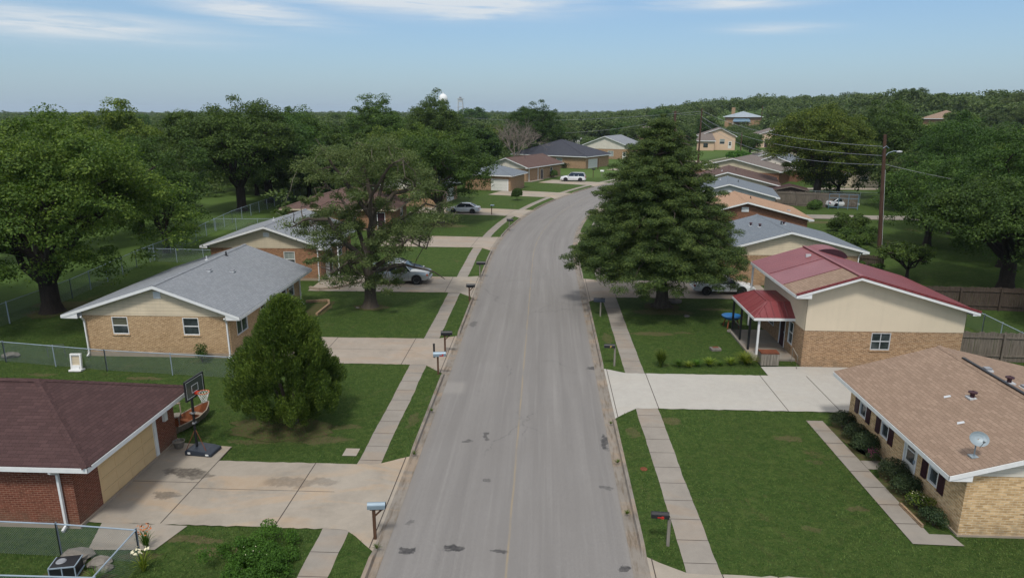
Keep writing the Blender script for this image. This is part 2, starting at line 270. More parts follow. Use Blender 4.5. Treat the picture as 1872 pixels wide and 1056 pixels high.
    # ---- foliage
    M['leaf_oak'] = leaf_mat('oak leaves', (0.040, 0.077, 0.013), (0.084, 0.143, 0.021), (0.174, 0.232, 0.038), .34)
    M['leaf_deep'] = leaf_mat('deep green leaves', (0.026, 0.055, 0.012), (0.055, 0.107, 0.019), (0.102, 0.167, 0.030), .3)
    M['leaf_wood'] = leaf_mat('woodland leaves', (0.038, 0.065, 0.019), (0.070, 0.113, 0.030), (0.128, 0.169, 0.049), .3)
    M['leaf_sparse'] = leaf_mat('small oak leaves', (0.060, 0.099, 0.033), (0.107, 0.168, 0.052), (0.182, 0.244, 0.090), .34)
    M['needle_dark'] = leaf_mat('dark pine needles', (0.019, 0.039, 0.011), (0.050, 0.083, 0.018), (0.107, 0.147, 0.032), .15)
    M['needle_olive'] = leaf_mat('olive juniper sprays', (0.025, 0.059, 0.009), (0.064, 0.116, 0.017), (0.140, 0.211, 0.033), .2)
    M['leaf_bright'] = leaf_mat('bright shrub leaves', (.035, .085, .010), (.065, .15, .018), (.11, .22, .030), .35)
    M['leaf_yellow'] = leaf_mat('yellow green leaves', (.09, .15, .02), (.18, .24, .035), (.34, .36, .06), .35)
    M['leaf_hedge'] = leaf_mat('clipped shrub leaves', (0.016, 0.032, 0.014), (0.035, 0.061, 0.022), (0.068, 0.089, 0.035), .15)
    M['petal_orange'] = paint('orange petals', (.45, .13, .03), .7); M['petal_white'] = paint('pale petals', (.65, .60, .42), .7); M['petal_pink'] = paint('pink petals', (.30, .03, .14), .7); M['rock'] = paint('pale stone', (.17, .155, .135), .9, .2, 0, .35, 4)
    t = NT('blades', .8, .15); r = t.island(); t.color(t.mix(t.ramp(t.noise(t.pos(), .5, 3), .4, .65, 0, .5), t.mix(t.ramp(r, 0, 1), (.040, .088, .017), (.108, .170, .042)), (.100, .122, .034))); M['blades'] = t.mat
    t = NT('concrete deck plate', .9); M['plate'] = concrete('hatch concrete', (.30, .27, .23), .4).mat
build_materials()

# ------------------------------------------------------------------ object helpers
def tag(o, label=None, cat=None, group=None, kind=None):
    if label: o['label'] = label
    if cat: o['category'] = cat
    if group: o['group'] = group
    if kind: o['kind'] = kind
    return o
def empty(name, loc, rz=0, label=None, cat=None, group=None):
    o = bpy.data.objects.new(name, None); COL.objects.link(o); o.location = loc; o.rotation_euler = (0, 0, rz); o.empty_display_size = .3
    return tag(o, label, cat, group)
def copy_tree(o, parent=None):
    c = o.copy(); COL.objects.link(c); c.parent = parent
    for ch in [k for k in COL.objects if k.parent == o]: copy_tree(ch, c)
    return c

class MB:
    def __init__(s): s.v = []; s.f = []; s.mi = []; s.uv = []; s.mats = []
    def mat(s, m):
        if m not in s.mats: s.mats.append(m)
        return s.mats.index(m)
    def poly(s, pts, m, uv=None):
        pts = [Vector(p) for p in pts]; b = len(s.v); s.v += [tuple(p) for p in pts]; s.f.append(tuple(range(b, b + len(pts)))); s.mi.append(s.mat(m))
        if uv is None:
            n = Vector((0, 0, 0))
            for i in range(len(pts)): n += (pts[i] - pts[0]).cross(pts[(i + 1) % len(pts)] - pts[0])
            n = n.normalized() if n.length > 1e-9 else Vector((0, 0, 1))
            if abs(n.z) > .995: uv = [(p.x, p.y) for p in pts]
            else:
                a = Vector((0, 0, 1)).cross(n).normalized(); c = n.cross(a)
                uv = [(p.dot(a), p.dot(c)) for p in pts]
        s.uv += uv
        return s
    def box(s, lo, hi, m):
        x0, y0, z0 = lo; x1, y1, z1 = hi
        for q in (((x0, y0, z0), (x1, y0, z0), (x1, y0, z1), (x0, y0, z1)), ((x1, y1, z0), (x0, y1, z0), (x0, y1, z1), (x1, y1, z1)),
                  ((x0, y1, z0), (x0, y0, z0), (x0, y0, z1), (x0, y1, z1)), ((x1, y0, z0), (x1, y1, z0), (x1, y1, z1), (x1, y0, z1)),
                  ((x0, y0, z1), (x1, y0, z1), (x1, y1, z1), (x0, y1, z1)), ((x0, y1, z0), (x1, y1, z0), (x1, y0, z0), (x0, y0, z0))): s.poly(q, m)
        return s
    def beam(s, a, b, w, h, m, up=(0, 0, 1)):
        a = Vector(a); b = Vector(b); d = (b - a).normalized(); u = Vector(up)
        if abs(d.dot(u)) > .98: u = Vector((0, 1, 0))
        r = d.cross(u).normalized() * (w / 2); t = r.cross(d).normalized() * (h / 2)
        A = [a - r - t, a + r - t, a + r + t, a - r + t]; B = [b - r - t, b + r - t, b + r + t, b - r + t]
        s.poly(A[::-1], m); s.poly(B, m)
        for i in range(4): s.poly((A[i], A[(i + 1) % 4], B[(i + 1) % 4], B[i]), m)
        return s
    def tube(s, pts, rad, m, n=8, caps=True):
        pts = [Vector(p) for p in pts]; rad = rad if isinstance(rad, (list, tuple)) else [rad] * len(pts); rings = []
        for i, p in enumerate(pts):
            d = (pts[min(i + 1, len(pts) - 1)] - pts[max(i - 1, 0)]).normalized(); u = Vector((0, 0, 1)) if abs(d.z) < .9 else Vector((0, 1, 0))
            a = d.cross(u).normalized(); c = a.cross(d)
            rings.append([p + (a * math.cos(2 * math.pi * k / n) + c * math.sin(2 * math.pi * k / n)) * rad[i] for k in range(n)])
        for A, B in zip(rings, rings[1:]):
            for k in range(n): s.poly((A[k], B[k], B[(k + 1) % n], A[(k + 1) % n]), m)
        if caps: s.poly(rings[0], m); s.poly(rings[-1][::-1], m)
        return s
    def lathe(s, prof, m, c=(0, 0, 0), n=20, axis='z'):
        c = Vector(c); rings = []
        for r, z in prof:
            ring = []
            for k in range(n):
                a = 2 * math.pi * k / n
                q = (r * math.cos(a), r * math.sin(a), z) if axis == 'z' else ((z, r * math.cos(a), r * math.sin(a)) if axis == 'x' else (r * math.cos(a), z, -r * math.sin(a)))
                ring.append(c + Vector(q))
            rings.append(ring)
        for A, B in zip(rings, rings[1:]):
            for k in range(n): s.poly((A[k], A[(k + 1) % n], B[(k + 1) % n], B[k]), m)
        return s
    def grid(s, rows, m, uvs=None):
        for j in range(len(rows) - 1):
            for i in range(len(rows[0]) - 1):
                q = ((j, i), (j, i + 1), (j + 1, i + 1), (j + 1, i))
                s.poly([rows[a][b] for a, b in q], m, [uvs[a][b] for a, b in q] if uvs else None)
        return s
    def build(s, name, parent=None, smooth=False, merge=False, bevel=0):
        me = bpy.data.meshes.new(name); me.from_pydata(s.v, [], s.f)
        for k in s.mats: me.materials.append(MAT[k])
        me.polygons.foreach_set('material_index', s.mi)
        l = me.uv_layers.new(name='UVMap'); l.data.foreach_set('uv', np.array(s.uv, dtype=np.float32).ravel())
        if merge or bevel or smooth:
            bm = bmesh.new(); bm.from_mesh(me); bmesh.ops.remove_doubles(bm, verts=bm.verts, dist=1e-4)
            if bevel:
                ed = [e for e in bm.edges if len(e.link_faces) == 2 and e.calc_face_angle(0) > .6]
                bmesh.ops.bevel(bm, geom=ed, offset=bevel, segments=2, affect='EDGES', profile=.6)
            bmesh.ops.recalc_face_normals(bm, faces=bm.faces); bm.to_mesh(me); bm.free()
        if smooth:
            me.polygons.foreach_set('use_smooth', [True] * len(me.polygons))
            try: me.set_sharp_from_angle(angle=R(38))
            except Exception: pass
        me.update(); o = bpy.data.objects.new(name, me); COL.objects.link(o); o.parent = parent
        return o

# ------------------------------------------------------------------ street geometry: s along the centre line, d to the right
CX, S1, RC, PH = -1.03, 65.0, 155.5, R(30)
S2 = S1 + RC * PH
def CL(s):
    if s < S1: return (CX, s, 0.0)
    if s < S2:
        a = (s - S1) / RC; return (CX + RC * (1 - math.cos(a)), S1 + RC * math.sin(a), a)
    x, y, a = CX + RC * (1 - math.cos(PH)), S1 + RC * math.sin(PH), PH
    return (x + math.sin(a) * (s - S2), y + math.cos(a) * (s - S2), a)
def SD(s, d, z=0):
    x, y, a = CL(s); return (x + math.cos(a) * d, y - math.sin(a) * d, z)
def toSD(x, y):
    best = min(((x - CL(s)[0]) ** 2 + (y - CL(s)[1]) ** 2, s) for s in np.arange(-60, 480, 2.0)); s0 = best[1]
    best = min(((x - CL(s)[0]) ** 2 + (y - CL(s)[1]) ** 2, s) for s in np.arange(s0 - 2, s0 + 2, .2)); s = best[1]
    cx, cy, a = CL(s); return s, (x - cx) * math.cos(a) - (y - cy) * math.sin(a)
CB = 4.52                                    # centre line to back of kerb
# driveways: side, s0, s1, inner end offset, material, transverse joints
DRIVES = [(-1, 20.45, 24.95, -14.95, 'drive', (-8.2,)), (-1, 36.3, 40.9, -16.9, 'drive_pink', (-7.0, -12.0)), (-1, 52.3, 57.6, -17.9, 'drive', (-6.8,)), (-1, 70.6, 76.6, -17, 'drive_pink', (-6.8, -12)),
          (-1, 92.5, 98.6, -21, 'drive', (-6.8,)), (-1, 113.5, 120.5, -17, 'drive', (-6.8,)), (-1, 134, 140, -17, 'drive', (-6.8,)), (-1, 168, 174, -18, 'drive', (-6.8,)), (-1, 205, 211, -18, 'drive', ()),
          (1, 30.95, 35.55, 21.5, 'drive_white', (6.7, 12.9, 15.4)), (1, 12.2, 18.65, 26, 'drive', (6.7, 8.4, 10.1, 11.8, 13.5, 15.2, 16.9, 18.6)), (1, 51.4, 57.0, 19, 'drive_pink', (6.7, 12)),
          (1, 76, 81, 20, 'drive', (6.7,)), (1, 98, 103, 20, 'drive', (6.7,)), (1, 122, 127, 20, 'drive', (6.7,)), (1, 160, 165, 20, 'drive', (6.7,))]
FL = 0.95
def dip(side, s, d):
    """kerb ramp: how far the ground sinks towards the gutter in front of a driveway"""
    k = 0
    for (sd, a, b, *_r) in DRIVES:
        if sd == side:
            if a - FL <= s <= b + FL: k = 1
            elif a - FL - .5 < s < b + FL + .5: k = max(k, 1 - min(abs(s - a + FL), abs(s - b - FL)) / .5)
    return k * max(0, 1 - max(0, abs(d) - CB) / 1.1)
def svals(a, b, lo=1.0):
    out = []; s = a
    while s < b:
        out.append(s); s += .25 if -5 < s < 130 else (.5 if s < 180 else 2.0)
    return out + [b]
def strip(mb, ds, zf, m, a=-60, b=470, side=None):
    sv = svals(a, b); rows = [[SD(s, d, zf(s, d)) for d in ds] for s in sv]; uvs = [[(d, s) for d in ds] for s in sv]
    mb.grid(rows, m, uvs)

def sstep(a, b, x):
    t = min(1, max(0, (x - a) / (b - a))); return t * t * (3 - 2 * t)
def hill(x, y):
    r = math.hypot(x, y); az = math.degrees(math.atan2(x, y))
    r0 = 330 - 85 * sstep(20, 27, az); h = 11.5 * sstep(r0, r0 + 140, r) * sstep(2, 17, az) * (1 - .0 * sstep(50, 80, az)) + 5 * sstep(420, 700, r) * sstep(4, 18, az) + 2.0 * sstep(500, 1200, r)
    return h

def build_street():
    g = MB(); strip(g, (-4.1, -2.7, -1.3, 0, 1.3, 2.7, 3.98), lambda s, d: -.13 + .03 * (1 - (d / 4.1) ** 2), 'asphalt'); tag(g.build('road'), kind='structure')
    for side in (-1, 1):
        dd = lambda *v: tuple(side * x for x in (v if side > 0 else v[::-1])) if side > 0 else tuple(-x for x in v[::-1])
        k = MB()
        inner = 3.98 if side > 0 else 4.1
        zf = lambda s, d: {0: -.122, 1: -.13, 2: -.13 + .13 * (1 - dip(side, s, CB)) + .012, 3: -.118 * dip(side, s, CB) + .010, 4: -.25}[min(range(5), key=lambda i: abs(abs(d) - (inner, CB - .17, CB - .13, CB, CB + .006)[i]))]
        strip(k, dd(inner, CB - .17, CB - .13, CB, CB + .006), zf, 'gutter'); tag(k.build('kerb'), kind='structure')
        # lawns either side of the pavement follow the street
        l = MB(); strip(l, dd(CB, CB + 1.1, 7.5, 12.0), lambda s, d: -.125 * dip(side, s, d) - (.03 if abs(d) > 11 else 0), 'grass', -60, 300); tag(l.build('lawn'), kind='structure')
        w = MB(); a0, a1 = (5.62, 6.67) if side > 0 else (5.55, 6.5)
        ds = [a0, a1]; sv = svals(-60, 300)
        rows = []; uvs = []
        jr = random.Random(3 + side); j1 = j2 = 0
        for s in sv:
            j1, j2 = .8 * j1 + jr.uniform(-.014, .014), .8 * j2 + jr.uniform(-.014, .014)
            dl = (a0 + j1, a1 + j2) if side > 0 else (-a1 + j1, -a0 + j2)
            rows.append([SD(s, d, .010 - .1 * dip(side, s, d)) for d in dl]); uvs.append([(d, s) for d in dl])
        w.grid(rows, 'walk', uvs)
        s = -4.0
        while s < 150:
            if not any(sd == side and a - .1 < s < b + .1 for (sd, a, b, *_r) in DRIVES):
                q = [SD(s, side * a0, .013), SD(s, side * a1, .013), SD(s + .025, side * a1, .013), SD(s + .025, side * a0, .013)]
                w.poly(q if side > 0 else q[::-1], 'joint')
            s += 1.22
        tag(w.build('sidewalk'), kind='structure')
    for (side, a, b, dend, m, joints) in DRIVES:
        g = MB(); far = a > 100
        ds = [CB, CB + .35, CB + .75, CB + 1.15] + list(np.arange(5.95, abs(dend), .28 if a < 80 else 1.5)) + [abs(dend)]; n = 14; er = random.Random(int(a)); ej = {(d, k): er.uniform(-.045, .03) for d in ds for k in (0, 1)}
        flare = lambda d: FL * max(0, 1 - (d - CB) / 1.15) ** 1.0
        rows = []
        for i in range(n + 1):
            rows.append([SD(a - flare(d) - ej[d, 0] + (b - a + 2 * flare(d) + ej[d, 0] + ej[d, 1]) * i / n, side * d, .017 - .125 * dip(side, (a + b) / 2, d)) for d in ds])
        if side < 0: rows = [r[::-1] for r in rows]
        g.grid(rows, m)
        for j in joints:
            d0 = abs(j); q = [SD(a, side * d0, .021), SD(b, side * d0, .021), SD(b, side * (d0 + .035), .021), SD(a, side * (d0 + .035), .021)]
            g.poly(q if side < 0 else q[::-1], 'joint')
        if m != 'drive_white':
            mid = (a + b) / 2 + .1
            q = [SD(mid, side * 6.8, .021), SD(mid, dend, .021), SD(mid + .02, dend, .021), SD(mid + .02, side * 6.8, .021)]
            g.poly(q if side > 0 else q[::-1], 'joint')
        q = [SD(a - FL + .1, side * (CB + .12), -.083), SD(b + FL - .1, side * (CB + .12), -.083), SD(b + FL - .1, side * (CB + .15), -.080), SD(a - FL + .1, side * (CB + .15), -.080)]
        g.poly(q if side < 0 else q[::-1], 'joint')
        tag(g.build('driveway'), kind='structure')
    # extra slabs: pad in front of the first garage, apron by the porch house, paths, distant lanes
    g = MB()
    def slab(pts, m, z=.014): g.poly([(x, y, z) for x, y in pts], m)
    slab(((-16.1, 20.5), (-13.3, 20.5), (-13.3, 26.15), (-16.1, 26.45)), 'drive', .022); slab(((-14.9, 18.95), (-12.7, 19.05), (-12.3, 20.42), (-15.4, 20.46)), 'plate', .012)
    for q in (((-16.0, 23.2), (-13.3, 23.2), (-13.3, 23.225), (-16.0, 23.225)), ((-13.33, 20.5), (-13.3, 20.5), (-13.3, 26.1), (-13.33, 26.1))): slab(q, 'joint', .026)
    slab(((12.35, 35.5), (22, 35.5), (22, 37.0), (14.4, 37.0), (14.4, 37.0), (12.35, 36.9)), 'drive_white', .015)
    slab(((12.35, 29.95), (13.1, 29.95), (13.3, 20.6), (12.45, 20.6)), 'walk'); slab(((12.45, 20.55), (14.1, 20.5), (14.0, 21.12), (12.45, 21.15)), 'walk', .018); slab(((13.2, 25.5), (14.3, 25.5), (14.3, 26.2), (13.2, 26.2)), 'walk', .018)
    for y in (21.7, 22.9, 24.1, 25.3, 26.5, 27.7, 28.9): slab(((12.38, y), (13.2, y), (13.2, y + .025), (12.38, y + .025)), 'joint', .021)
    slab(((-18.7, 53.6), (-17, 53.4), (-15.4, 54.6), (-15.0, 57), (-18.7, 57)), 'walk'); slab(((-8.35, 25.6), (-7.75, 25.6), (-7.75, 26.25), (-8.35, 26.25)), 'plate', .02)
    tag(g.build('path'), kind='structure')
    g = MB(); g.poly(((34, 93.0, .03), (50, 92.0, .03), (50, 95.8, .03), (34, 96.8, .03)), 'walk'); g.poly(((47, 128, .04), (75, 129, .04), (75, 133, .04), (47, 131, .04)), 'drive'); tag(g.build('lane'), kind='structure')
    # soil beds
    g = MB()
    for (x, y, rx, ry) in ((-11.9, 28.0, 2.6, 1.4), (-12.7, 47.9, 1.3, .9), (8.75, 48.9, 1.6, 1.2), (13.75, 28.4, .7, 1.6), (13.75, 26.8, .65, 1.2), (13.75, 23.6, .7, 2.0), (-35.3, 45.4, 1.8, 1.5), (-16.3, 47.4, .9, 2.2), (-14.4, 17.3, 1.6, .7), (-13.2, 86.5, 2.0, 1.4)):
        pts = [(x + rx * math.cos(a) * random.uniform(.75, 1.12), y + ry * math.sin(a) * random.uniform(.75, 1.12), .006 if abs(x) > 12.97 - 0 and False else .009) for a in np.linspace(0, 2 * math.pi, 26)[:-1]]
        g.poly(pts, 'soil')
    tag(g.build('soil_bed'), kind='structure')

def build_terrain():
    xs = np.unique(np.concatenate([np.linspace(-4000, -200, 24), np.arange(-200, -60, 10), np.arange(-60, 130, 2.0), np.arange(130, 420, 10), np.linspace(420, 4000, 24)]))
    ys = np.unique(np.concatenate([np.linspace(-600, -60, 10), np.arange(-60, 330, 2.0), np.arange(330, 700, 12), np.linspace(700, 6000, 24)]))
    # distance to the centre line, for the cutting under the road
    cl = np.array([CL(s)[:2] for s in np.arange(-60, 470, 1.0)])
    X, Y = np.meshgrid(xs, ys); Z = np.vectorize(hill)(X, Y) - .015
    near = (X > -20) & (X < 240) & (Y > -62) & (Y < 440)
    P = np.stack([X[near], Y[near]], 1); D = np.min(np.hypot(P[:, None, 0] - cl[None, :, 0], P[:, None, 1] - cl[None, :, 1]), 1)
    zz = Z[near]; along = P[:, 1]
    far = np.array([toSD(*p)[0] > 292 if d < 12 else False for p, d in zip(P, D)])
    zz[(D < 9.5) & ~far] = -.4; zz[(D < 7.5) & far] = -.4; Z[near] = zz
    nx, ny = len(xs), len(ys); v = np.stack([X.ravel(), Y.ravel(), Z.ravel()], 1)
    idx = np.arange(nx * ny).reshape(ny, nx); f = np.stack([idx[:-1, :-1], idx[:-1, 1:], idx[1:, 1:], idx[1:, :-1]], -1).reshape(-1, 4)
    me = bpy.data.meshes.new('ground'); me.from_pydata(v.tolist(), [], f.tolist()); me.materials.append(MAT['grass']); me.materials.append(MAT['field'])
    c = v[f].mean(1); mi = ((np.hypot(c[:, 0], c[:, 1]) > 150) | (c[:, 0] < -37.5)).astype(int); me.polygons.foreach_set('material_index', mi.tolist())
    me.polygons.foreach_set('use_smooth', [True] * len(f)); o = bpy.data.objects.new('ground', me); COL.objects.link(o); tag(o, kind='structure')
build_street(); build_terrain()

# ------------------------------------------------------------------ houses
def wbox(mb, P, u0, u1, v0, v1, n0, n1, m):
    c = [P(u, v, n) for n in (n0, n1) for v in (v0, v1) for u in (u0, u1)]    # index n*4+v*2+u
    for q in ((4, 5, 7, 6), (1, 0, 2, 3), (0, 4, 6, 2), (5, 1, 3, 7), (6, 7, 3, 2), (0, 1, 5, 4)): mb.poly([c[i] for i in q], m)
def window(parent, P, u, v, w, h, style='double', glass='glass', sillm=None, frame='white', depth=.07):
    if style == 'grid': frame = 'lead'
    f = MB(); t = .042
    for (a, b, c, d) in ((u, u + t, v, v + h), (u + w - t, u + w, v, v + h), (u + t, u + w - t, v, v + t), (u + t, u + w - t, v + h - t, v + h)): wbox(f, P, a, b, c, d, -depth, .012, frame)
    if style in ('double', 'grid'): wbox(f, P, u + t, u + w - t, v + h * .5 - .025, v + h * .5 + .025, -depth, -.012, frame)
    if style in ('grid', 'slide'): wbox(f, P, u + w / 2 - .02, u + w / 2 + .02, v + t, v + h - t, -depth + .002, -.016, frame)
    win = f.build('window', parent)
    if style == 'double' and glass == 'blind':
        g = MB(); wbox(g, P, u + t, u + w - t, v + h * .5 + .025, v + h - t, -depth - .01, -depth + .02, 'blind'); g.build('pane', win)
        g = MB(); wbox(g, P, u + t, u + w - t, v + t, v + h * .5 - .025, -depth - .01, -depth + .02, 'glass'); g.build('pane', win)
    elif style == 'double' and glass == 'curtain':
        g = MB(); wbox(g, P, u + t, u + w - t, v + h * .5 + .025, v + h - t, -depth - .01, -depth + .02, 'curtain'); g.build('pane', win)
        g = MB(); wbox(g, P, u + t, u + w - t, v + t, v + h * .5 - .025, -depth - .01, -depth + .015, 'glass'); g.build('pane', win)
    else:
        g = MB(); wbox(g, P, u + t, u + w - t, v + t, v + h - t, -depth - .01, -depth + .02, glass); g.build('pane', win)
    if sillm: g = MB(); wbox(g, P, u - .06, u + w + .06, v - .085, v - .004, .002, .05, sillm); g.build('sill', win)
    return win
def wall_panel(mb, P, Lw, z0, z1, holes, m, depth=.07):
    us = sorted({0, Lw, *[x for h in holes for x in (h[0], h[0] + h[2])]}); vs = sorted({z0, z1, *[x for h in holes for x in (max(z0, h[1]), min(z1, h[1] + h[3]))]})
    for a, b in zip(us, us[1:]):
        for c, d in zip(vs, vs[1:]):
            if any(h[0] < (a + b) / 2 < h[0] + h[2] and h[1] < (c + d) / 2 < h[1] + h[3] for h in holes): continue
            mb.poly((P(a, c, 0), P(b, c, 0), P(b, d, 0), P(a, d, 0)), m)
    for (u, v, w, h) in holes:
        for q in (((u, v, -depth), (u + w, v, -depth), (u + w, v, 0), (u, v, 0)), ((u, v + h, 0), (u + w, v + h, 0), (u + w, v + h, -depth), (u, v + h, -depth)),
                  ((u, v, 0), (u, v + h, 0), (u, v + h, -depth), (u, v, -depth)), ((u + w, v, -depth), (u + w, v + h, -depth), (u + w, v + h, 0), (u + w, v, 0))):
            mb.poly([P(*p) for p in q], m)

def house(label, loc, rz, W, L, eave, ridge, rake=.45, wall='brick_cream', gable=None, split=None, roof='roof_grey', fascia='white', hip=(0, 0), wins=(), doors=(), garages=(), found=.0,
          spouts=(), vents=(), pipes=(), cat='house', group=None, name='house', ridge_cap=True, loc_z=0, gable_vent=None, roof_patch=None, far=False, base=0):
    """local frame: x across the gable 0..W, y along the ridge 0..L; eave=((xL,zL),(xR,zR)) roof edge, ridge=(x,z)"""
    H = empty(name, (loc[0], loc[1], loc_z), rz, label, cat, group)
    (xL, zL), (xR, zR) = eave; rx, rzz = ridge; y0, y1 = -rake, L + rake
    def h(x): return zL + (rzz - zL) * (x - xL) / (rx - xL) if x < rx else zR + (rzz - zR) * (xR - x) / (xR - rx)
    T = .17; wl, wr = h(0) - T, h(W) - T
    if hip[0] or hip[1]: wl = min(wl, h(0) - T); 
    ishipA, ishipB = hip[0] > 0, hip[1] > 0
    PS = lambda u, v, n: (u, -n, v)                 # south gable wall, u to the right
    PE = lambda u, v, n: (W + n, u, v)
    PN = lambda u, v, n: (W - u, L + n, v)
    PW = lambda u, v, n: (-n, L - u, v)
    PP = {'S': (PS, W), 'E': (PE, L), 'N': (PN, W), 'W': (PW, L)}
    split = split if split is not None else min(wl, wr)
    holes = {k: [(w[1], w[2], w[3], w[4]) for w in list(wins) + list(doors) + list(garages) if w[0] == k] for k in 'SENW'}
    mb = MB()
    for k in 'SN':
        hipk = ishipA if k == 'S' else ishipB; top = split if not hipk else min(wl, wr)
        wall_panel(mb, PP[k][0], W, base, top, holes[k], wall)
    wall_panel(mb, PE, L, base, wr if gable is None or wr < split + .5 else split, holes['E'], wall); wall_panel(mb, PW, L, base, wl if gable is None or wl < split + .5 else split, holes['W'], wall)
    mb.build('wall', H)
    gm = gable or wall; gb = MB(); pr = .02 if gable else 0
    if not ishipA: gb.poly([PS(0, split, pr), PS(W, split, pr), PS(W, h(W) - T, pr), PS(rx, rzz - T, pr), PS(0, h(0) - T, pr)], gm); gb.build('gable', H); gb = MB()
    if not ishipB: gb.poly([PN(0, split, pr), PN(W, split, pr), PN(W, h(0) - T, pr), PN(W - rx, rzz - T, pr), PN(0, h(W) - T, pr)], gm); gb.build('gable', H); gb = MB()
    if gable:
        for (Pk, Lk, top) in ((PE, L, wr), (PW, L, wl)):
            if top >= split + .5: gb.poly([Pk(-pr, split, pr), Pk(Lk + pr, split, pr), Pk(Lk + pr, top, pr), Pk(-pr, top, pr)], gm); gb.build('upper_wall', H); gb = MB()
    if found:
        fb = MB(); e = .04
        for k in 'SENW': wbox(fb, PP[k][0], -e if k in 'SN' else 0, PP[k][1] + (e if k in 'SN' else 0), base - .3, base + found, .001, e, 'foundation')
        fb.build('foundation', H)
    # roof
    rb = MB(); A, B = y0 + hip[0], y1 - hip[1]; t = .045
    eL0, eL1, eR0, eR1 = (xL, y0, zL), (xL, y1, zL), (xR, y0, zR), (xR, y1, zR); r0, r1 = (rx, A, rzz), (rx, B, rzz)
    dn = lambda p, k: (p[0], p[1], p[2] - k)
    tops = [[eR0, eR1, r1, r0], [eL1, eL0, r0, r1]]
    if ishipA: tops.append([eL0, eR0, r0])
    if ishipB: tops.append([eR1, eL1, r1])
    if roof_patch:
        (a, b, pm, mid, mm) = roof_patch      # cut the left slope into strips of different cladding
        yv = [y0, a, b, y1]; mm_ = [pm, mm, roof]
        tops = tops[:1]
        for j in range(3): rb.poly([(xL, yv[j + 1], zL), (xL, yv[j], zL), (rx, yv[j], rzz), (rx, yv[j + 1], rzz)], mm_[j])
    for q in tops: rb.poly(q, roof)
    loop = [eL0, eR0, eR1, eL1] if (ishipA and ishipB) else ([eL0, eR0] if ishipA else [eL0, r0, eR0]) + ([eR1, eL1] if ishipB else [eR1, r1, eL1])
    for a, b in zip(loop, loop[1:] + loop[:1]): rb.poly((dn(a, t), dn(b, t), b, a), roof)
    R_ = rb.build('roof', H)
    if ridge_cap and not far:
        c = MB(); lines = [(r0, r1)]
        if ishipA: lines += [(eL0, r0), (eR0, r0)]
        if ishipB: lines += [(eL1, r1), (eR1, r1)]
        for a, b in lines:
            a, b = Vector(a), Vector(b); n = max(2, int((b - a).length / .25))
            for i in range(n):
                p = a.lerp(b, i / n); q = a.lerp(b, (i + 1) / n); s = (b - a).normalized().cross(Vector((0, 0, 1))).normalized() * .15
                dz = Vector((0, 0, .035)); o_ = Vector((0, 0, -.03)) if (abs(s.z) < 1) else 0
                c.poly((p - s + o_, q - s + o_ + dz * .4, q + dz * 1.4, p + dz), roof); c.poly((p + dz, q + dz * 1.4, q + s + o_ + dz * .4, p + s + o_), roof)
        c.build('ridge_cap', R_)
    f = MB()
    for q in ([eR0, eR1, r1, r0], [eL1, eL0, r0, r1]) : f.poly([dn(p, T - .02) for p in q][::-1], fascia)
    if ishipA: f.poly([dn(p, T - .02) for p in (eL0, eR0, r0)][::-1], fascia)
    if ishipB: f.poly([dn(p, T - .02) for p in (eR1, eL1, r1)][::-1], fascia)
    for a, b in zip(loop, loop[1:] + loop[:1]):
        a, b = Vector(a), Vector(b); d = b - a; n = Vector((d.y, -d.x, 0)).normalized(); z1, z2 = Vector((0, 0, -.03)), Vector((0, 0, -.20)); o = n * .022
        f.poly((a + z2 + o, b + z2 + o, b + z1 + o, a + z1 + o), fascia); f.poly((a + z1, b + z1, b + z1 + o, a + z1 + o)[::-1], fascia); f.poly((a + z2 - n * .02, b + z2 - n * .02, b + z2 + o, a + z2 + o), fascia); f.poly((b + z2 - n * .02, a + z2 - n * .02, a + z1 - n * .02, b + z1 - n * .02), fascia)
    # boxed rake returns at the gable corners
    for (ish, ya, yb) in ((ishipA, y0 + .004, -.004), (ishipB, L + .004, y1 - .004)):
        if ish: continue
        for (xa, xb) in ((xL + .01, -.02), (W + .02, xR - .01)):
            za, zb = h(xa) - .06, h(xb) - .06; zb0 = min(za, zb) - .16
            pr_ = [(xa, zb0), (xb, zb0), (xb, zb), (xa, za)]
            f.poly([(x, ya, z) for x, z in pr_], fascia); f.poly([(x, yb, z) for x, z in pr_][::-1], fascia); f.poly([(xa, ya, zb0), (xa, yb, zb0), (xb, yb, zb0), (xb, ya, zb0)], fascia)
    f.build('fascia', H)
    for w in wins:
        st = w[5] if len(w) > 5 else 'double'; gl = w[6] if len(w) > 6 else 'glass'; window(H, PP[w[0]][0], w[1], w[2], w[3], w[4], st, gl, wall if not far else None)
        if len(w) > 7 and w[7]:
            for uu in (w[1] - .42, w[1] + w[3] + .06):
                s = MB(); wbox(s, PP[w[0]][0], uu, uu + .36, w[2] - .05, w[2] + w[4] + .05, .003, .035, w[7])
                for k in range(11): wbox(s, PP[w[0]][0], uu + .05, uu + .31, w[2] + .03 + k * (w[4] / 11.5), w[2] + .03 + k * (w[4] / 11.5) + .04, .035, .045, w[7])
                s.build('shutter', H)
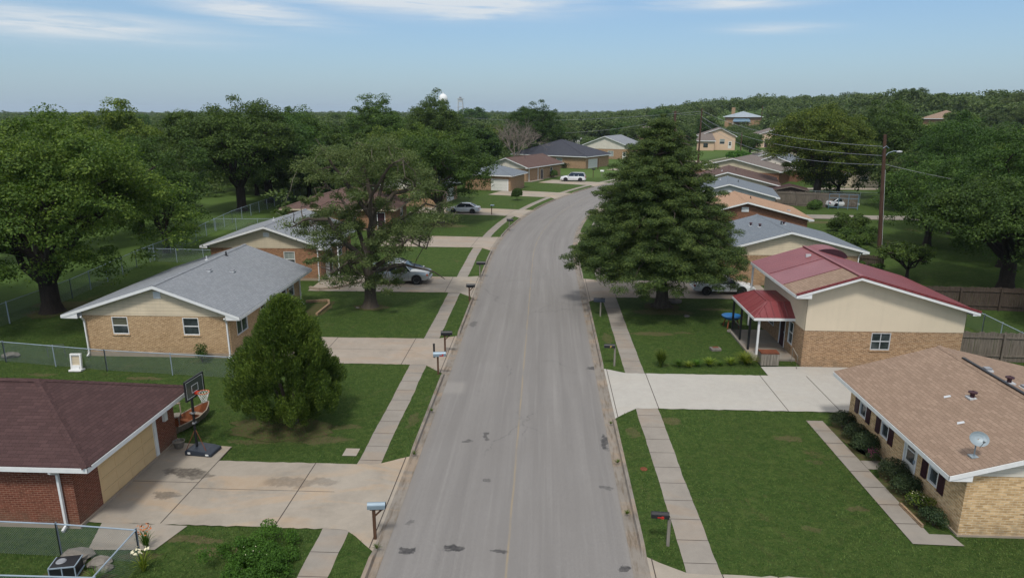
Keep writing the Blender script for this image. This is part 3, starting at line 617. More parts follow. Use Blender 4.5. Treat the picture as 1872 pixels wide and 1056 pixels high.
    for (k, u, v, w_, h_, m) in doors:
        P = PP[k][0]; d = MB(); wbox(d, P, u + .07, u + w_ - .07, v, v + h_ - .07, -.06, -.02, m)
        for (a, b, c, e) in ((u, u + .07, v, v + h_), (u + w_ - .07, u + w_, v, v + h_), (u + .07, u + w_ - .07, v + h_ - .07, v + h_)): wbox(d, P, a, b, c, e, -.07, .02, 'white')
        for (a, b) in ((.12, .45), (.52, .9)): wbox(d, P, u + .2, u + w_ - .2, v + h_ * a, v + h_ * b - .06, -.02, -.012, m)
        D_ = d.build('door', H)
        if m == 'white_door': g = MB(); wbox(g, P, u + .22, u + w_ - .22, v + h_ * .42, v + h_ * .88, -.012, -.004, 'glass'); wbox(g, P, u + .22, u + w_ - .22, v + h_ * .64, v + h_ * .66, -.004, .002, 'white'); g.build('pane', D_)
        g = MB(); wbox(g, P, u + w_ - .19, u + w_ - .14, v + .95, v + 1.08, -.02, .03, 'galv'); g.build('handle', D_)
    for (k, u, v, w_, h_, m) in garages:
        P = PP[k][0]; d = MB(); rows = 4; cols = 4
        wbox(d, P, u + .09, u + w_ - .09, v, v + h_ - .09, -.06, -.035, m)
        for r in range(rows):
            z = v + (h_ - .09) * r / rows; zz = (h_ - .09) / rows
            for c_ in range(cols):
                a = u + .09 + (w_ - .18) * c_ / cols; b_ = (w_ - .18) / cols; wbox(d, P, a + .045, a + b_ - .045, z + .07, z + zz - .07, -.035, -.024, m)
            wbox(d, P, u + .09, u + w_ - .09, z - .003 if r else z, z + .004, -.0352, -.0345, 'joint')
        D_ = d.build('garage_door', H)
        d = MB()
        for (a, b, c, e) in ((u, u + .09, v, v + h_), (u + w_ - .09, u + w_ + .10, v, v + h_), (u + .09, u + w_ - .09, v + h_ - .09, v + h_)): wbox(d, P, a, b, c, e, -.06, .004 if a == u else .022, m if a == u else 'white')
        d.build('door_frame', D_)
    for (k, u, ztop, zbot) in spouts:
        P = PP[k][0]; s = MB(); o = .34 if k in 'SN' else .34
        pts = [P(u, ztop, o), P(u, ztop - .12, o * .7), P(u, ztop - .28, .09), P(u, zbot + .18, .09), P(u, zbot + .05, .30)]
        for a, b in zip(pts, pts[1:]): s.beam(a, b, .085, .075, 'white', up=(1, 0, 0) if k in 'SN' else (0, 1, 0))
        s.build('downspout', H)
    if gable_vent:
        v = MB(); (a, z, w_, h_) = gable_vent; wbox(v, PS, a - w_ / 2, a + w_ / 2, z, z + h_, .015, .05, 'white')
        for i in range(5): wbox(v, PS, a - w_ / 2 + .03, a + w_ / 2 - .03, z + .04 + i * (h_ - .06) / 5, z + .055 + i * (h_ - .06) / 5, .05, .056, 'galv')
        v.build('gable_vent', H)
    for (x, y, kind) in vents:
        z = h(x); v = MB()
        if kind == 'box':
            v.box((x - .17, y - .17, z - .03), (x + .17, y + .17, z + .03), 'lead'); v.lathe(((.08, z), (.08, z + .19), (.16, z + .21), (.16, z + .25), (.03, z + .30)), 'maroon', (x, y, 0), 14)
        elif kind == 'turtle':
            v.box((x - .17, y - .17, z - .03), (x + .17, y + .17, z + .05), 'lead'); v.box((x - .13, y - .12, z + .04), (x + .13, y + .12, z + .13), 'grey_plastic')
        elif kind == 'pipe':
            v.lathe(((.14, z - .02), (.12, z + .02), (.05, z + .05), (.05, z + .28), (.04, z + .28)), 'black' if x > rx else 'lead', (x, y, 0), 10)
        elif kind == 'flash':
            s_ = (h(x + .1) - h(x - .1)) / .2; v.poly([(x + a, y + b, z + .012 + a * s_) for a, b in ((-.13, -.07), (.12, -.09), (.16, .05), (-.06, .08))], 'lead')
        v.build('roof_vent', H)
    H['_h'] = 0; del H['_h']
    return H, h
HW = {}
def build_houses():
    # ---- left side of the street
    H, h = house('house with dark brown hip roof and red brick walls, its garage facing the basketball hoop', (-15.95, 20.14), R(90), 6.45, 14, ((-.45, 2.58), (6.48, 2.58)), (3.02, 4.22), .93, wall='brick_red', roof='roof_brown', hip=(3.95, 0.0001),
                 garages=(('S', 1.3, .02, 3.65, 2.14, 'cream_paint'),), spouts=(), found=.12)
    s = MB(); s.beam((-.42, .42, 2.36), (-.34, .42, 2.26), .09, .07, 'white'); s.beam((-.42, .42, 2.34), (-.10, .42, 2.12), .09, .08, 'white'); s.beam((-.10, .42, 2.12), (-.10, .42, .12), .09, .08, 'white', up=(0, 1, 0)); s.beam((-.10, .42, .14), (-.32, .42, .05), .09, .08, 'white', up=(0, 1, 0)); s.build('downspout', H)
    b = MB(); b.box((5.55, -.12, 1.35), (5.78, -.002, 1.72), 'white'); b.build('meter_box', H)
    b = MB(); z = h(3.2); b.tube([(3.3, 6.0 - .2, z), (3.3, 5.8, z + .28)], .02, 'galv'); b.lathe(((.0, 0), (.14, .02), (.19, .07)), 'white', (3.25, 5.78, z + .38), 14, axis='x'); b.build('satellite_dish', H)

    house('cream brick house with long grey shingle roof and beige sided gable', (-26.85, 36.95), 0, 8.7, 11.6, ((-1.0, 2.62), (9.55, 2.62)), (4.65, 4.42), .42, wall='brick_cream', gable='siding_cream', split=2.50, roof='roof_grey', found=.26,
          wins=(('S', 1.72, 1.36, .95, 1.05, 'double', 'blind'), ('S', 5.95, 1.36, .95, 1.05, 'double', 'glass'), ('E', .9, 1.05, 1.5, 1.2, 'slide'), ('E', 4.4, .9, .9, 1.4, 'double'), ('E', 9.4, 1.05, 1.0, 1.2, 'double', 'curtain'), ('W', 3, 1.2, 1, 1)),
          doors=(('E', 6.2, .05, .95, 2.1, 'cream_paint'), ('E', 7.9, .05, .95, 2.1, 'maroon')), spouts=(('S', .12, 2.48, .0), ('S', 8.6, 2.48, .0), ('E', 8.7, 2.45, 0), ('E', 11.4, 2.45, 0)), gable_vent=(4.65, 3.55, .42, .4),
          vents=((5.5, 4.6, 'turtle'), (6.4, 5.9, 'turtle'), (4.0, 7.4, 'pipe'), (4.9, 8.4, 'pipe')))
    H, h = house('orange brick house with grey shingle gable roof beside the spreading oak', (-28.3, 55.75), 0, 9.4, 9.4, ((-.65, 3.05), (10.1, 2.95)), (4.95, 4.72), .5, wall='brick_orange', gable='siding_tan', split=2.78, roof='roof_grey', found=.2,
          wins=(('S', 6.3, 1.15, .95, 1.35, 'double', 'curtain'), ('E', 5.2, 1.0, 1.1, 1.2)), doors=(('E', 2.3, .05, 1.0, 2.15, 'maroon'),), spouts=(('S', 9.25, 2.85, 0),), gable_vent=(4.95, 3.75, .5, .35), vents=((3.6, 5.2, 'pipe'), (5.6, 7.5, 'turtle')))
    b = MB(); b.box((9.45, 1.2, 0), (9.75, 1.28, 2.7), 'white'); b.box((10.5, 1.3, 0), (10.6, 1.4, 2.8), 'white'); b.build('porch_post', H)
    house('low house with wide reddish brown hip roof behind the oaks', (-31.2, 81.3), R(0), 12.8, 9.0, ((-.75, 2.62), (13.5, 2.62)), (6.4, 4.75), .6, wall='brick_orange', roof='roof_rust', fascia='siding_tan', hip=(4.6, 4.6), found=.1,
          wins=(('S', 7.2, 1.0, 1.2, 1.2), ('S', 2.2, 1.0, 1.2, 1.2), ('E', 5, .9, 1.5, 1.3)), doors=(('S', 11, .05, 1, 2.1, 'maroon'),))
    house('pale roofed house half hidden behind the roadside oaks', (-25.5, 103.5), R(-11), 9.2, 11, ((-.6, 2.8), (9.9, 2.8)), (4.6, 4.5), .5, wall='brick_brown', gable='siding_white', split=2.6, roof='roof_grey', wins=(('S', 6, 1.1, 1, 1.2), ('E', 2, 1, 1.5, 1.2)), garages=(('E', 5.5, .02, 3.6, 2.1, 'white_door'),))
    house('small grey roofed house with a plain white garage door', (-14.6, 126.2), R(-19), 9.0, 7.0, ((-.6, 2.85), (9.6, 2.85)), (4.5, 4.4), .5, wall='brick_brown', roof='roof_slate', hip=(3.6, 3.6), garages=(('S', 5.2, .02, 3.3, 2.1, 'white_door'),))
    a = R(-27.5)
    H, h = house('tan brick house with reddish brown gable roof behind the white estate car', (-11.9, 144.2), a, 9.3, 15.5, ((-.7, 2.95), (9.95, 2.92)), (4.6, 4.75), .5, wall='brick_brown', gable='siding_white', split=2.62, roof='roof_rust',
          wins=(('S', 5.8, .95, 1.1, 1.45, 'double', 'curtain'), ('E', 10.5, .9, 1.1, 1.3, 'double')), doors=(('E', 6.2, .05, 1.0, 2.1, 'maroon'),), vents=((5.6, 6, 'pipe'),), found=.12)
    b = MB()
    for y in (.9, 4.8): b.box((9.3, y, 0), (9.42, y + .12, 2.75), 'white')
    b.build('porch_post', H)
    b = MB(); b.box((9.3, .2, .0), (10.3, 5.6, .12), 'drive_pink'); b.build('porch', H)
    a = R(-31)
    house('tan brick house with charcoal hip roof and cream garage door', (-5.0, 182.2), a, 17.2, 12.6, ((-.7, 3.1), (17.9, 3.1)), (9.6, 5.6), .6, wall='brick_brown', roof='roof_dark', hip=(6, 6), garages=(('E', 1.6, .02, 5.0, 2.3, 'cream_paint'),) if False else (),
          wins=(('S', 6.6, .9, 1.6, 1.6, 'double', 'curtain'), ('S', 1.6, 1.2, 1.9, 1.1, 'slide')), vents=((7, 2.2, 'pipe'),)) if False else None
    H, h = house('tan brick house with charcoal hip roof and pale garage door', (-8.15, 184.05), R(-31), 21.4, 13.0, ((-.7, 3.05), (22.1, 3.05)), (10.7, 6.75), .6, wall='brick_brown', roof='roof_dark', hip=(6.6, 6.6),
          wins=(('S', 13.0, .9, 1.7, 1.5, 'double', 'curtain'), ('S', 6.4, 1.3, 1.9, 1.0, 'slide', 'curtain')), garages=(('E', 1.4, .02, 4.9, 2.25, 'white_door'),), vents=((7, 1.6, 'pipe'),))
    house('tan brick house with grey gable roof and big off white gable end', (12.0, 213.5), R(-24), 14.5, 15, ((-.8, 4.0), (15.3, 3.5)), (6.6, 6.7), .5, wall='brick_brown', gable='siding_white', split=2.95, roof='roof_grey', wins=(('S', 7.6, .8, 1.8, 1.6, 'slide', 'curtain'), ('E', 4, 1, 1.4, 1.3)), doors=(('S', 12.2, .05, 1.1, 2.1, 'white_door'),))
    house('distant house with wide grey brown roof past the end of the curve', (33, 305), R(-35), 15, 16, ((-.6, 4), (15.6, 4)), (7.5, 7.4), .5, wall='brick_brown', gable='siding_white', split=3.6, roof='roof_mid', wins=(('S', 5, 1.5, 2, 1.2),), far=True)
    house('pale green roofed shed among the trees behind the charcoal roof', (5, 262), R(-5), 8, 8, ((-.5, 4.0), (8.5, 4.0)), (4, 5.4), .4, wall='siding_grey', roof='roof_mid', far=True)
    # ---- right side
    H, h = house('yellow brick house with tan shingle roof, maroon shutters and satellite dish', (14.2, 21.1), 0, 8.6, 8.75, ((-.78, 2.42), (9.3, 2.42)), (3.75, 3.72), .28, wall='brick_yellow', gable='siding_white', split=2.28, roof='roof_tan', found=.06,
          wins=(('W', 6.6, .88, .62, 1.18, 'double', 'curtain', 'maroon'), ('W', 2.95, .88, .62, 1.18, 'double', 'curtain', 'maroon'), ('W', .95, .88, .62, 1.18, 'double', 'curtain', 'maroon')), doors=(('W', 4.85, .05, .95, 2.05, 'white_door'),),
          vents=((2.35, 4.1, 'box'), (4.25, 5.0, 'box'), (4.7, 4.7, 'turtle'), (4.2, 6.3, 'turtle'), (4.9, 3.2, 'pipe'), (1.7, 4.6, 'flash'), (1.1, 2.6, 'flash')))
    b = MB(); b.beam((3.78, 7.3, 3.80), (3.78, -.2, 3.80), .12, .05, 'black'); b.build('ridge_vent', H)
    b = MB(); x, y = .36, .45; z = h(x)
    b.box((x - .14, y - .12, z - .02), (x + .14, y + .12, z + .03), 'dish'); b.tube([(x, y, z), (x, y, z + .50), (x - .03, y - .06, z + .62)], .024, 'dish'); c = Vector((x - .02, y - .12, z + .70)); d = Vector((-.15, -.80, .58)).normalized(); u = d.cross(Vector((0, 0, 1))).normalized(); v = u.cross(d)
    rings = [[c + (u * math.cos(t) + v * math.sin(t) * .85) * r + d * k for t in np.linspace(0, 2 * math.pi, 25)[:-1]] for r, k in ((.02, -.05), (.13, -.035), (.23, .0), (.30, .045))]
    for A, B in zip(rings, rings[1:]):
        for i in range(24): b.poly((A[i], A[(i + 1) % 24], B[(i + 1) % 24], B[i]), 'dish')
    b.tube([c - v * .28, c + d * .38 - v * .16], .012, 'dish'); b.tube([c + d * .34 - v * .16, c + d * .46 - v * .13], .04, 'dish'); b.build('satellite_dish', H)

    H, h = house('tall beige stucco and brick house with red metal roof and small red porch', (14.6, 37.0), 0, 8.6, 7.4, ((-.85, 4.35), (9.0, 3.5)), (2.5, 5.40), .55, wall='brick_brown', gable='stucco', split=2.16, roof='metal_red', found=.0, ridge_cap=False,
          roof_patch=(1.75, 4.4, 'roof_tan', 0, 'metal_pink'), wins=(('S', 3.68, 1.08, 1.05, 1.0, 'grid'), ('W', 5.0, .7, .75, 1.35, 'double'), ('W', 1.2, .8, 1.2, 1.1)), doors=(('W', 3.5, .04, 1.0, 2.05, 'maroon'),))
    b = MB(); b.beam((2.5, -.55, 5.42), (2.5, 7.95, 5.42), .26, .05, 'metal_red'); b.beam((2.5, -.56, 5.41), (9.02, -.56, 3.51), .05, .13, 'metal_red'); b.beam((-.86, -.56, 4.36), (2.5, -.56, 5.41), .05, .13, 'metal_red')
    for y in (1.72, 4.38): b.beam((-.8, y, 4.39), (2.4, y, 5.39), .07, .025, 'metal_pink')
    b.build('ridge_cap', H)
    b = MB(); b.box((1.75, 5.5, 5.15), (2.05, 5.62, 5.36), 'lead'); b.build('flue', H)
    rows = [[(4.15 + 1.25 * math.cos(a), y, 4.62 + .62 * math.sin(a)) for a in np.linspace(math.pi, 0, 13)] for y in (8.0, 9.6)]
    b = MB(); b.grid(rows, 'metal_red'); b.poly(rows[0], 'maroon'); [b.box((x, y, 0), (x + .08, y + .08, 4.6), 'white') for x in (2.95, 5.25) for y in (8.05, 9.5)]; b.build('arched_canopy', H)
    b = MB(); b.box((-.78, 7.72, 0), (-.68, 7.82, 4.2), 'white'); b.build('corner_post', H)
    # red metal porch with posts
    P = MB(); A = [(-2.35, 1.45, 2.42), (-.02, 1.45, 2.42), (-.02, 6.3, 2.42), (-2.35, 6.3, 2.42)]; p0, p1 = (-1.35, 2.55, 3.12), (-1.35, 5.2, 3.12); q0, q1 = (-.02, 2.55, 3.12), (-.02, 5.2, 3.12)
    P.poly((A[0], A[1], q0, p0), 'metal_red'); P.poly((A[3], A[0], p0, p1), 'metal_red'); P.poly((A[2], A[3], p1, q1), 'metal_red'); P.poly((p0, q0, q1, p1), 'metal_red')
    for (a, b_) in ((A[0], p0), (A[3], p1), (p0, p1)): P.beam(a, b_, .08, .05, 'metal_red')
    for k in range(1, 6): t = k / 6; P.beam(Vector(A[0]).lerp(Vector(A[3]), t), Vector(p0).lerp(Vector(p1), (t * 4.85 - 1.1) / 2.65 if 1.1 < t * 4.85 < 3.75 else (0 if t < .5 else 1)), .03, .04, 'metal_red')
    for k in range(1, 4): t = k / 4; P.beam(Vector(A[0]).lerp(Vector(A[1]), t), Vector(p0).lerp(Vector(q0), max(0, (t * 2.33 - 1.0) / 1.33)), .03, .04, 'metal_red')
    PR = P.build('porch_roof', H)
    P = MB()
    for a, b_ in ((A[0], A[1]), (A[3], A[0]), (A[2], A[3])): P.beam(Vector(a) - Vector((0, 0, .09)), Vector(b_) - Vector((0, 0, .09)), .05, .15, 'white')
    P.poly([(x, y, 2.35) for x, y, z in A][::-1], 'white'); P.build('porch_fascia', PR)
    for (x, y, m) in ((-2.0, 1.65, 'white'), (-2.25, 2.5, 'black'), (-2.25, 4.3, 'black'), (-2.25, 6.1, 'black')): b = MB(); b.box((x - .055, y - .055, .1), (x + .055, y + .055, 2.36), m); b.build('porch_post', H)
    b = MB(); b.box((-2.4, .9, 0), (-.0, 6.4, .12), 'walk'); b.build('porch_floor', H)
    b = MB()
    for z in (.25, .95): b.beam((-2.25, 4.3, z), (-2.25, 6.1, z), .04, .04, 'black')
    for k in range(13): y = 4.35 + k * .14; b.beam((-2.25, y, .25), (-2.25, y, .95), .02, .02, 'black', up=(0, 1, 0))
    b.build('porch_railing', H)
    b = MB(); b.tube([(-.35, -.35, 0), (-.35, -.35, .75), (-.35, .5, .95), (-.35, .5, .1)], .022, 'grey_wood'); b.build('handrail', H)

    def rh(lab, x, y, a, roof, wall, gable, xr=6.0, xl=5.8, zr=3.0, rz=4.6, L=9, wins=(), vents=(), zl=None, **k):
        # placed by the ridge's near end
        W = xr + xl - 1.1; ox, oy = -(xl - .55), .45
        return house(lab, (x + math.cos(a) * ox - math.sin(a) * oy, y + math.sin(a) * ox + math.cos(a) * oy), a, W, L, ((-.55, zl or zr), (W + .55, zr)), (xl - .55, rz), .45, wall=wall, gable=gable, roof=roof, wins=wins, vents=vents, **k)
    H, h = rh('brown brick house with blue grey roof just beyond the red roof', 20.0, 55.4, 0, 'roof_slate', 'brick_brown', 'siding_cream', xr=6.3, zr=3.0, split=2.55, L=8.6, vents=((3.6, 5.2, 'box'), (4.0, 3.9, 'box'), (6.4, 5.0, 'box'), (5.9, 4.2, 'pipe')), wins=(('W', 3, 1, 1.2, 1.2),), spouts=(('S', 10.9, 2.8, 0),))
    H, h = rh('dark red brick house with light brown shingle roof and square gable vent', 21.8, 74.2, R(-7), 'roof_orange', 'brick_dark', None, xr=6.9, xl=6, zr=2.85, L=9.2, vents=((6.6, 5.0, 'pipe'), (10.2, 2.0, 'turtle')), gable_vent=(5.3, 3.45, .75, .5))
    H, h = rh('pale sided house whose bluish roof stands between two brown roofs', 24.7, 93.0, R(-13), 'roof_slate', 'brick_brown', 'siding_grey', xr=6.5, zr=2.95, L=11, split=2.4, vents=((6.6, 6, 'pipe'), (4.2, 8, 'pipe')), gable_vent=(5.4, 3.3, .4, .4))
    H, h = rh('house with wide dark brown roof behind the bluish roof', 29.2, 111.6, R(-15), 'roof_rust', 'brick_dark', 'siding_tan', xr=8.2, xl=6.5, zr=2.65, L=14, split=2.5, vents=((5, 4, 'pipe'), (7.2, 8, 'pipe')))
    H, h = rh('house with grey brown roof and peach gable beyond the dark brown roof', 37.3, 139.5, R(-30), 'roof_mid', 'brick_dark', 'siding_tan', xr=9.5, xl=9.0, zr=2.7, rz=4.9, L=14, split=2.3)
    H, h = rh('low house with pale blue grey roof at the foot of the big roadside tree', 47.0, 145, R(-33), 'roof_slate', 'brick_dark', 'siding_white', xr=5.5, xl=5, zr=3.3, rz=5.2, L=10, split=2.3, far=True)
    H, h = rh('dark roofed house on the far corner lot', 58, 168, R(-38), 'roof_mid', 'brick_brown', 'siding_tan', xr=8, xl=8, zr=3.2, rz=5.6, L=12, split=2.6, far=True)
    # far corner
    H, h = house('peach house with two white edged gables at the far street corner', (57.0, 262), R(-10), 13, 12, ((-.6, 5.2), (13.6, 5.0)), (7.6, 8.0), .6, wall='stucco_peach', gable='stucco_peach', split=4.6, roof='roof_mid', wins=(('S', 1.6, 1.8, 1.6, 1.6), ('S', 7.5, 2.2, 1.8, 1.8, 'double', 'curtain')), doors=(('S', 10.6, .6, 1.2, 2.6, 'white_door'),), far=True)
    f = MB(); f.box((-.6, -4.0, .0), (5.4, -.02, 3.4), 'stucco_peach'); f.poly(((-1.1, -4.5, 3.5), (5.9, -4.5, 3.5), (4.6, -.1, 6.2), (.3, -.1, 6.2)), 'roof_mid'); f.poly(((5.9, -4.5, 3.5), (5.9, -.1, 3.5), (4.6, -.1, 6.2)), 'roof_mid'); f.poly(((-1.1, -.1, 3.5), (-1.1, -4.5, 3.5), (.3, -.1, 6.2)), 'roof_mid'); f.beam((-1.1, -4.52, 3.4), (5.9, -4.52, 3.4), .1, .25, 'white'); f.build('front_wing', H)
    f = MB(); f.box((1.6, -4.06, 1.1), (3.2, -4.01, 2.6), 'glass'); f.build('window', H)
    H, h = house('tan house with grey roof and arched brown door by the far bush', (83.5, 280), R(-5), 13, 12, ((-.7, 4.8), (13.7, 6.2)), (9.5, 8.0), .6, wall='stucco_peach', gable='stucco_peach', split=4.4, roof='roof_mid', doors=(('S', 3.0, .1, 1.6, 3.2, 'maroon'),), wins=(('S', 7.5, 1.6, 3.4, 2.0, 'grid', 'curtain'),), far=True)
    H, h = house('house on the hill with pale blue hip roof, chimney and blue porch', (96.5, 383), R(-14), 18.5, 12, ((-1, 4.4), (19.5, 4.4)), (9.2, 7.2), 1.0, wall='brick_brown', roof='metal_pale', hip=(6.9, 6.9), loc_z=6.6, base=-3.0, wins=(('S', 5, 1.6, 1.6, 2.0), ('S', 8.2, 1.6, 1.6, 2.0, 'double', 'curtain'), ('S', 11.4, 1.6, 1.6, 2)), far=True)
    f = MB(); f.box((3.2, 4, 4.8), (5.0, 5.4, 9.2), 'brick_brown'); f.build('chimney', H)
    f = MB(); f.poly(((4, -4.5, 2.0), (13, -4.5, 2.0), (12.4, -.1, 3.5), (4.6, -.1, 3.5)), 'metal_blue'); f.box((4, -4.5, 1.8), (13, -4.3, 2.0), 'metal_blue'); [f.box((x, -4.4, 0), (x + .25, -4.2, 1.9), 'siding_white') for x in (4.1, 8.4, 12.7)]; f.build('porch', H)
    house('hilltop house with reddish tan roof at the right skyline', (151.5, 290), R(-30), 15, 11, ((-1, 6.4), (16, 6.4)), (7.5, 9.6), 1.0, wall='brick_orange', roof='roof_tan', hip=(5, 5), loc_z=4.7, base=-2.0, far=True)
    H, h = house('open timber shed with brown roof beside the long board fence', (35.6, 107.5), R(-14), 4.5, 3.2, ((-.3, 2.35), (4.8, 2.35)), (2.2, 2.95), .3, wall='fence_dark', roof='roof_brown', fascia='fence_wood', cat='shed', name='garden_shed', wins=(), far=True)
    f = MB(); [f.box((x, -.7, 0), (x + .14, -.56, 2.2), 'fence_wood') for x in (0, 2.0, 4.2)]; f.build('post', H)
    house('brick house glimpsed behind the twin park trees', (-31, 150), R(0), 12, 10, ((-.6, 3.6), (12.6, 3.6)), (6, 5.6), .5, wall='brick_dark', gable='stucco_peach', split=3.2, roof='roof_mid', far=True)
    house('pale roofed house glimpsed between the woodland crowns', (-58, 190), R(8), 14, 9, ((-.6, 4.6), (14.6, 4.6)), (7, 7.2), .5, wall='siding_grey', gable='siding_grey', split=4.2, roof='roof_mid', far=True)
    house('small tan roofed house across the lane on the right', (57, 133.5), R(4), 12, 7, ((-.5, 2.6), (12.5, 2.6)), (6, 3.7), .4, wall='siding_tan', gable='siding_tan', split=2.4, roof='roof_orange', far=True, wins=(('S', 3, 1, 1.4, 1),))
build_houses()

# ------------------------------------------------------------------ vehicles (local: length along +y is the nose, x to the right)
def lerp_prof(a, b, t): return [(p[0] + (q[0] - p[0]) * t, p[1] + (q[1] - p[1]) * t) for p, q in zip(a, b)]
def loft(mb, stations, mfun):
    """stations: (y, half profile [(x,z)...] from the underside round to the top centre)"""
    loops = [[(x, y, z) for x, z in pr] + [(-x, y, z) for x, z in reversed(pr)] for y, pr in stations]
    n = len(stations[0][1])
    for j, (A, B) in enumerate(zip(loops, loops[1:])):
        for i in range(len(A) - 1):
            k = i if i < n - 1 else (2 * n - 2 - i if i > n - 1 else n - 1)
            mb.poly((A[i], A[i + 1], B[i + 1], B[i]), mfun(j, k))
        mb.poly((A[-1], A[0], B[0], B[-1]), mfun(j, -1))
    mb.poly(loops[0], mfun(0, 0)); mb.poly(loops[-1][::-1], mfun(0, 0))
def vehicle(kind, color, loc, rz, label, name, cat, group=None):
    V = empty(name, (*loc, .02), rz, label, cat, group)
    if kind == 'sedan': Lh, W, zb, hood, top, wr, wb = 2.35, .89, .90, .80, 1.42, .33, 1.38; gh = (-1.75, -1.05, .35, 1.15)
    if kind == 'wagon': Lh, W, zb, hood, top, wr, wb = 2.55, .95, 1.10, 1.06, 1.78, .39, 1.52; gh = (-2.48, -2.20, .45, 1.15)
    if kind == 'pickup': Lh, W, zb, hood, top, wr, wb = 2.60, .93, 1.12, 1.10, 1.76, .39, 1.62; gh = (-.95, -.80, .55, 1.05)
    if kind == 'suv': Lh, W, zb, hood, top, wr, wb = 2.35, .93, 1.10, 1.06, 1.80, .38, 1.40; gh = (-2.25, -2.05, .35, 1.0)
    g0, g1, g2, g3 = gh
    def bp(w, z0, zt, cr=.02): return [(w * .80, z0), (w * .97, z0 + .08), (w, z0 + .30), (w * .985, zt - .16), (w * .93, zt - .03), (w * .60, zt + cr), (0, zt + cr * 1.4)]
    deck = zb + (.06 if kind == 'sedan' else 0)
    st = [(-Lh, bp(W * .86, .36, zb - .12)), (-Lh + .10, bp(W * .95, .28, deck - .03)), (-Lh + .5, bp(W, .24, deck)), (g0, bp(W, .24, deck)), (g2, bp(W, .22, zb)), (g3, bp(W, .24, zb)), (g3 + .35, bp(W * .99, .24, hood + .02)), (Lh - .45, bp(W * .97, .24, hood - .06)), (Lh - .12, bp(W * .90, .28, hood - .20)), (Lh, bp(W * .78, .36, hood - .34))]
    if kind == 'pickup': st[-4:] = [(g3 + .35, bp(W, .26, hood + .03, .05)), (Lh - .30, bp(W * .98, .28, hood - .02, .03)), (Lh - .08, bp(W * .94, .34, hood - .10)), (Lh, bp(W * .88, .40, hood - .22))]
    b = MB(); loft(b, st, lambda j, k: color); body = b.build('body', V, smooth=True, merge=True)
    wt = W * (.70 if kind == 'sedan' else .78)
    def gp(z, f=1.0): k = (z - zb) / (top - zb); return [(0, zb - .05), (W * .93, zb - .03), (W * .93 + (wt - W * .93) * k * .93 * f, z - .07 * k), (wt * .82 if k > .5 else W * .7, z), (0, z + .03 * k)]
    g = MB(); loft(g, [(g0, gp(deck + .01)), (g1, gp(top - .03)), ((g1 + g2) / 2, gp(top)), (g2, gp(top - .01)), (g3, gp(zb + .02))], lambda j, k: 'car_glass'); gl = g.build('windows', V, smooth=True, merge=True)
    rf = MB(); o = .014
    rows = []
    for y, z in ((g1 - .04, top - .045), ((g1 + g2) / 2, top), (g2 + .05, top - .03)): rows.append([(-wt * .93, y, z - .085 + o), (-wt * .82, y, z + o), (0, y, z + .03 + o), (wt * .82, y, z + o), (wt * .93, y, z - .085 + o)])
    rf.grid(rows, color)
    for sx in (-1, 1):
        ys = {'sedan': (-.35,), 'wagon': (-1.1, -.25), 'pickup': (-.15,), 'suv': (-1.05, -.3)}[kind]
        for yy in ys: rf.beam((sx * W * .935, yy, zb - .02), (sx * wt * .965, yy, top - .09), .07, .03, color)
        rf.beam((sx * W * .925, g3 + .01, zb), (sx * wt * .95, g2, top - .08), .06, .05, color); rf.beam((sx * W * .925, g0, deck), (sx * wt * .95, g1, top - .08), .10 if kind != 'sedan' else .14, .05, color)
    rf.build('roof_panel', V, smooth=False)
    for sy in (-1, 1):
        for sx in (-1, 1):
            x = sx * (W - .10); y = sy * wb - (.05 if sy > 0 else 0)
            a = MB(); a.lathe(((0, sx * .125), (wr + .055, sx * .125), (wr + .055, sx * .0)), 'black', (x, y, wr + .02), 22, axis='x'); 
            t = MB(); t.lathe(((wr * .62, -.08), (wr * .95, -.09), (wr, -.05), (wr, .09), (wr * .95, .13), (wr * .62, .135)) if sx > 0 else ((wr * .62, .08), (wr * .95, .09), (wr, .05), (wr, -.09), (wr * .95, -.13), (wr * .62, -.135)), 'tyre', (x, y, wr), 24, axis='x'); w = t.build('wheel', V, smooth=True, merge=True)
            r = MB(); s_ = sx; r.lathe(((0, s_ * .118), (wr * .2, s_ * .12), (wr * .24, s_ * .09), (wr * .55, s_ * .105), (wr * .63, s_ * .135)), 'rim', (x, y, wr), 24, axis='x')
            for k in range(5): an = 2 * math.pi * k / 5; r.beam((x + s_ * .122, y + math.cos(an) * wr * .28, wr + math.sin(an) * wr * .28), (x + s_ * .122, y + math.cos(an) * wr * .52, wr + math.sin(an) * wr * .52), .05, .012, 'tyre', up=(1, 0, 0))
            r.build('rim', w); a.build('wheel_arch', V)
    zl = hood - (.26 if kind != 'pickup' else .30)
    for sx in (-1, 1):
        h = MB(); h.box((min(sx * W * .52, sx * W * .86), Lh - .16, zl - .06), (max(sx * W * .52, sx * W * .86), Lh - .01, zl + .09), 'lamp')
        if kind in ('pickup', 'suv'): h.box((min(sx * W * .80, sx * W * .955), Lh - .30, zl - .06), (max(sx * W * .80, sx * W * .955), Lh - .06, zl + .09), 'amber')
        h.build('headlight', V)
        h = MB(); zt_ = deck - .24; h.box((min(sx * W * .60, sx * W * .93), -Lh - .012, zt_ - .06), (max(sx * W * .60, sx * W * .93), -Lh + .18, zt_ + (.10 if kind == 'sedan' else .24)), 'tail'); h.build('tail_light', V)
        m = MB(); m.box((min(sx * (W - .02), sx * (W + .17)), g3 - .35, zb + .01), (max(sx * (W - .02), sx * (W + .17)), g3 - .25, zb + .15), color); m.build('mirror', V)
    m = MB(); m.box((-W * .45, Lh - .03, zl - .08), (W * .45, Lh + .012, zl + .07), 'black'); m.build('grille', V)
    m = MB(); m.box((-W * .86, Lh - .12, .36), (W * .86, Lh + .06, .54), 'rim' if kind == 'pickup' else color); m.build('bumper', V, bevel=.03)
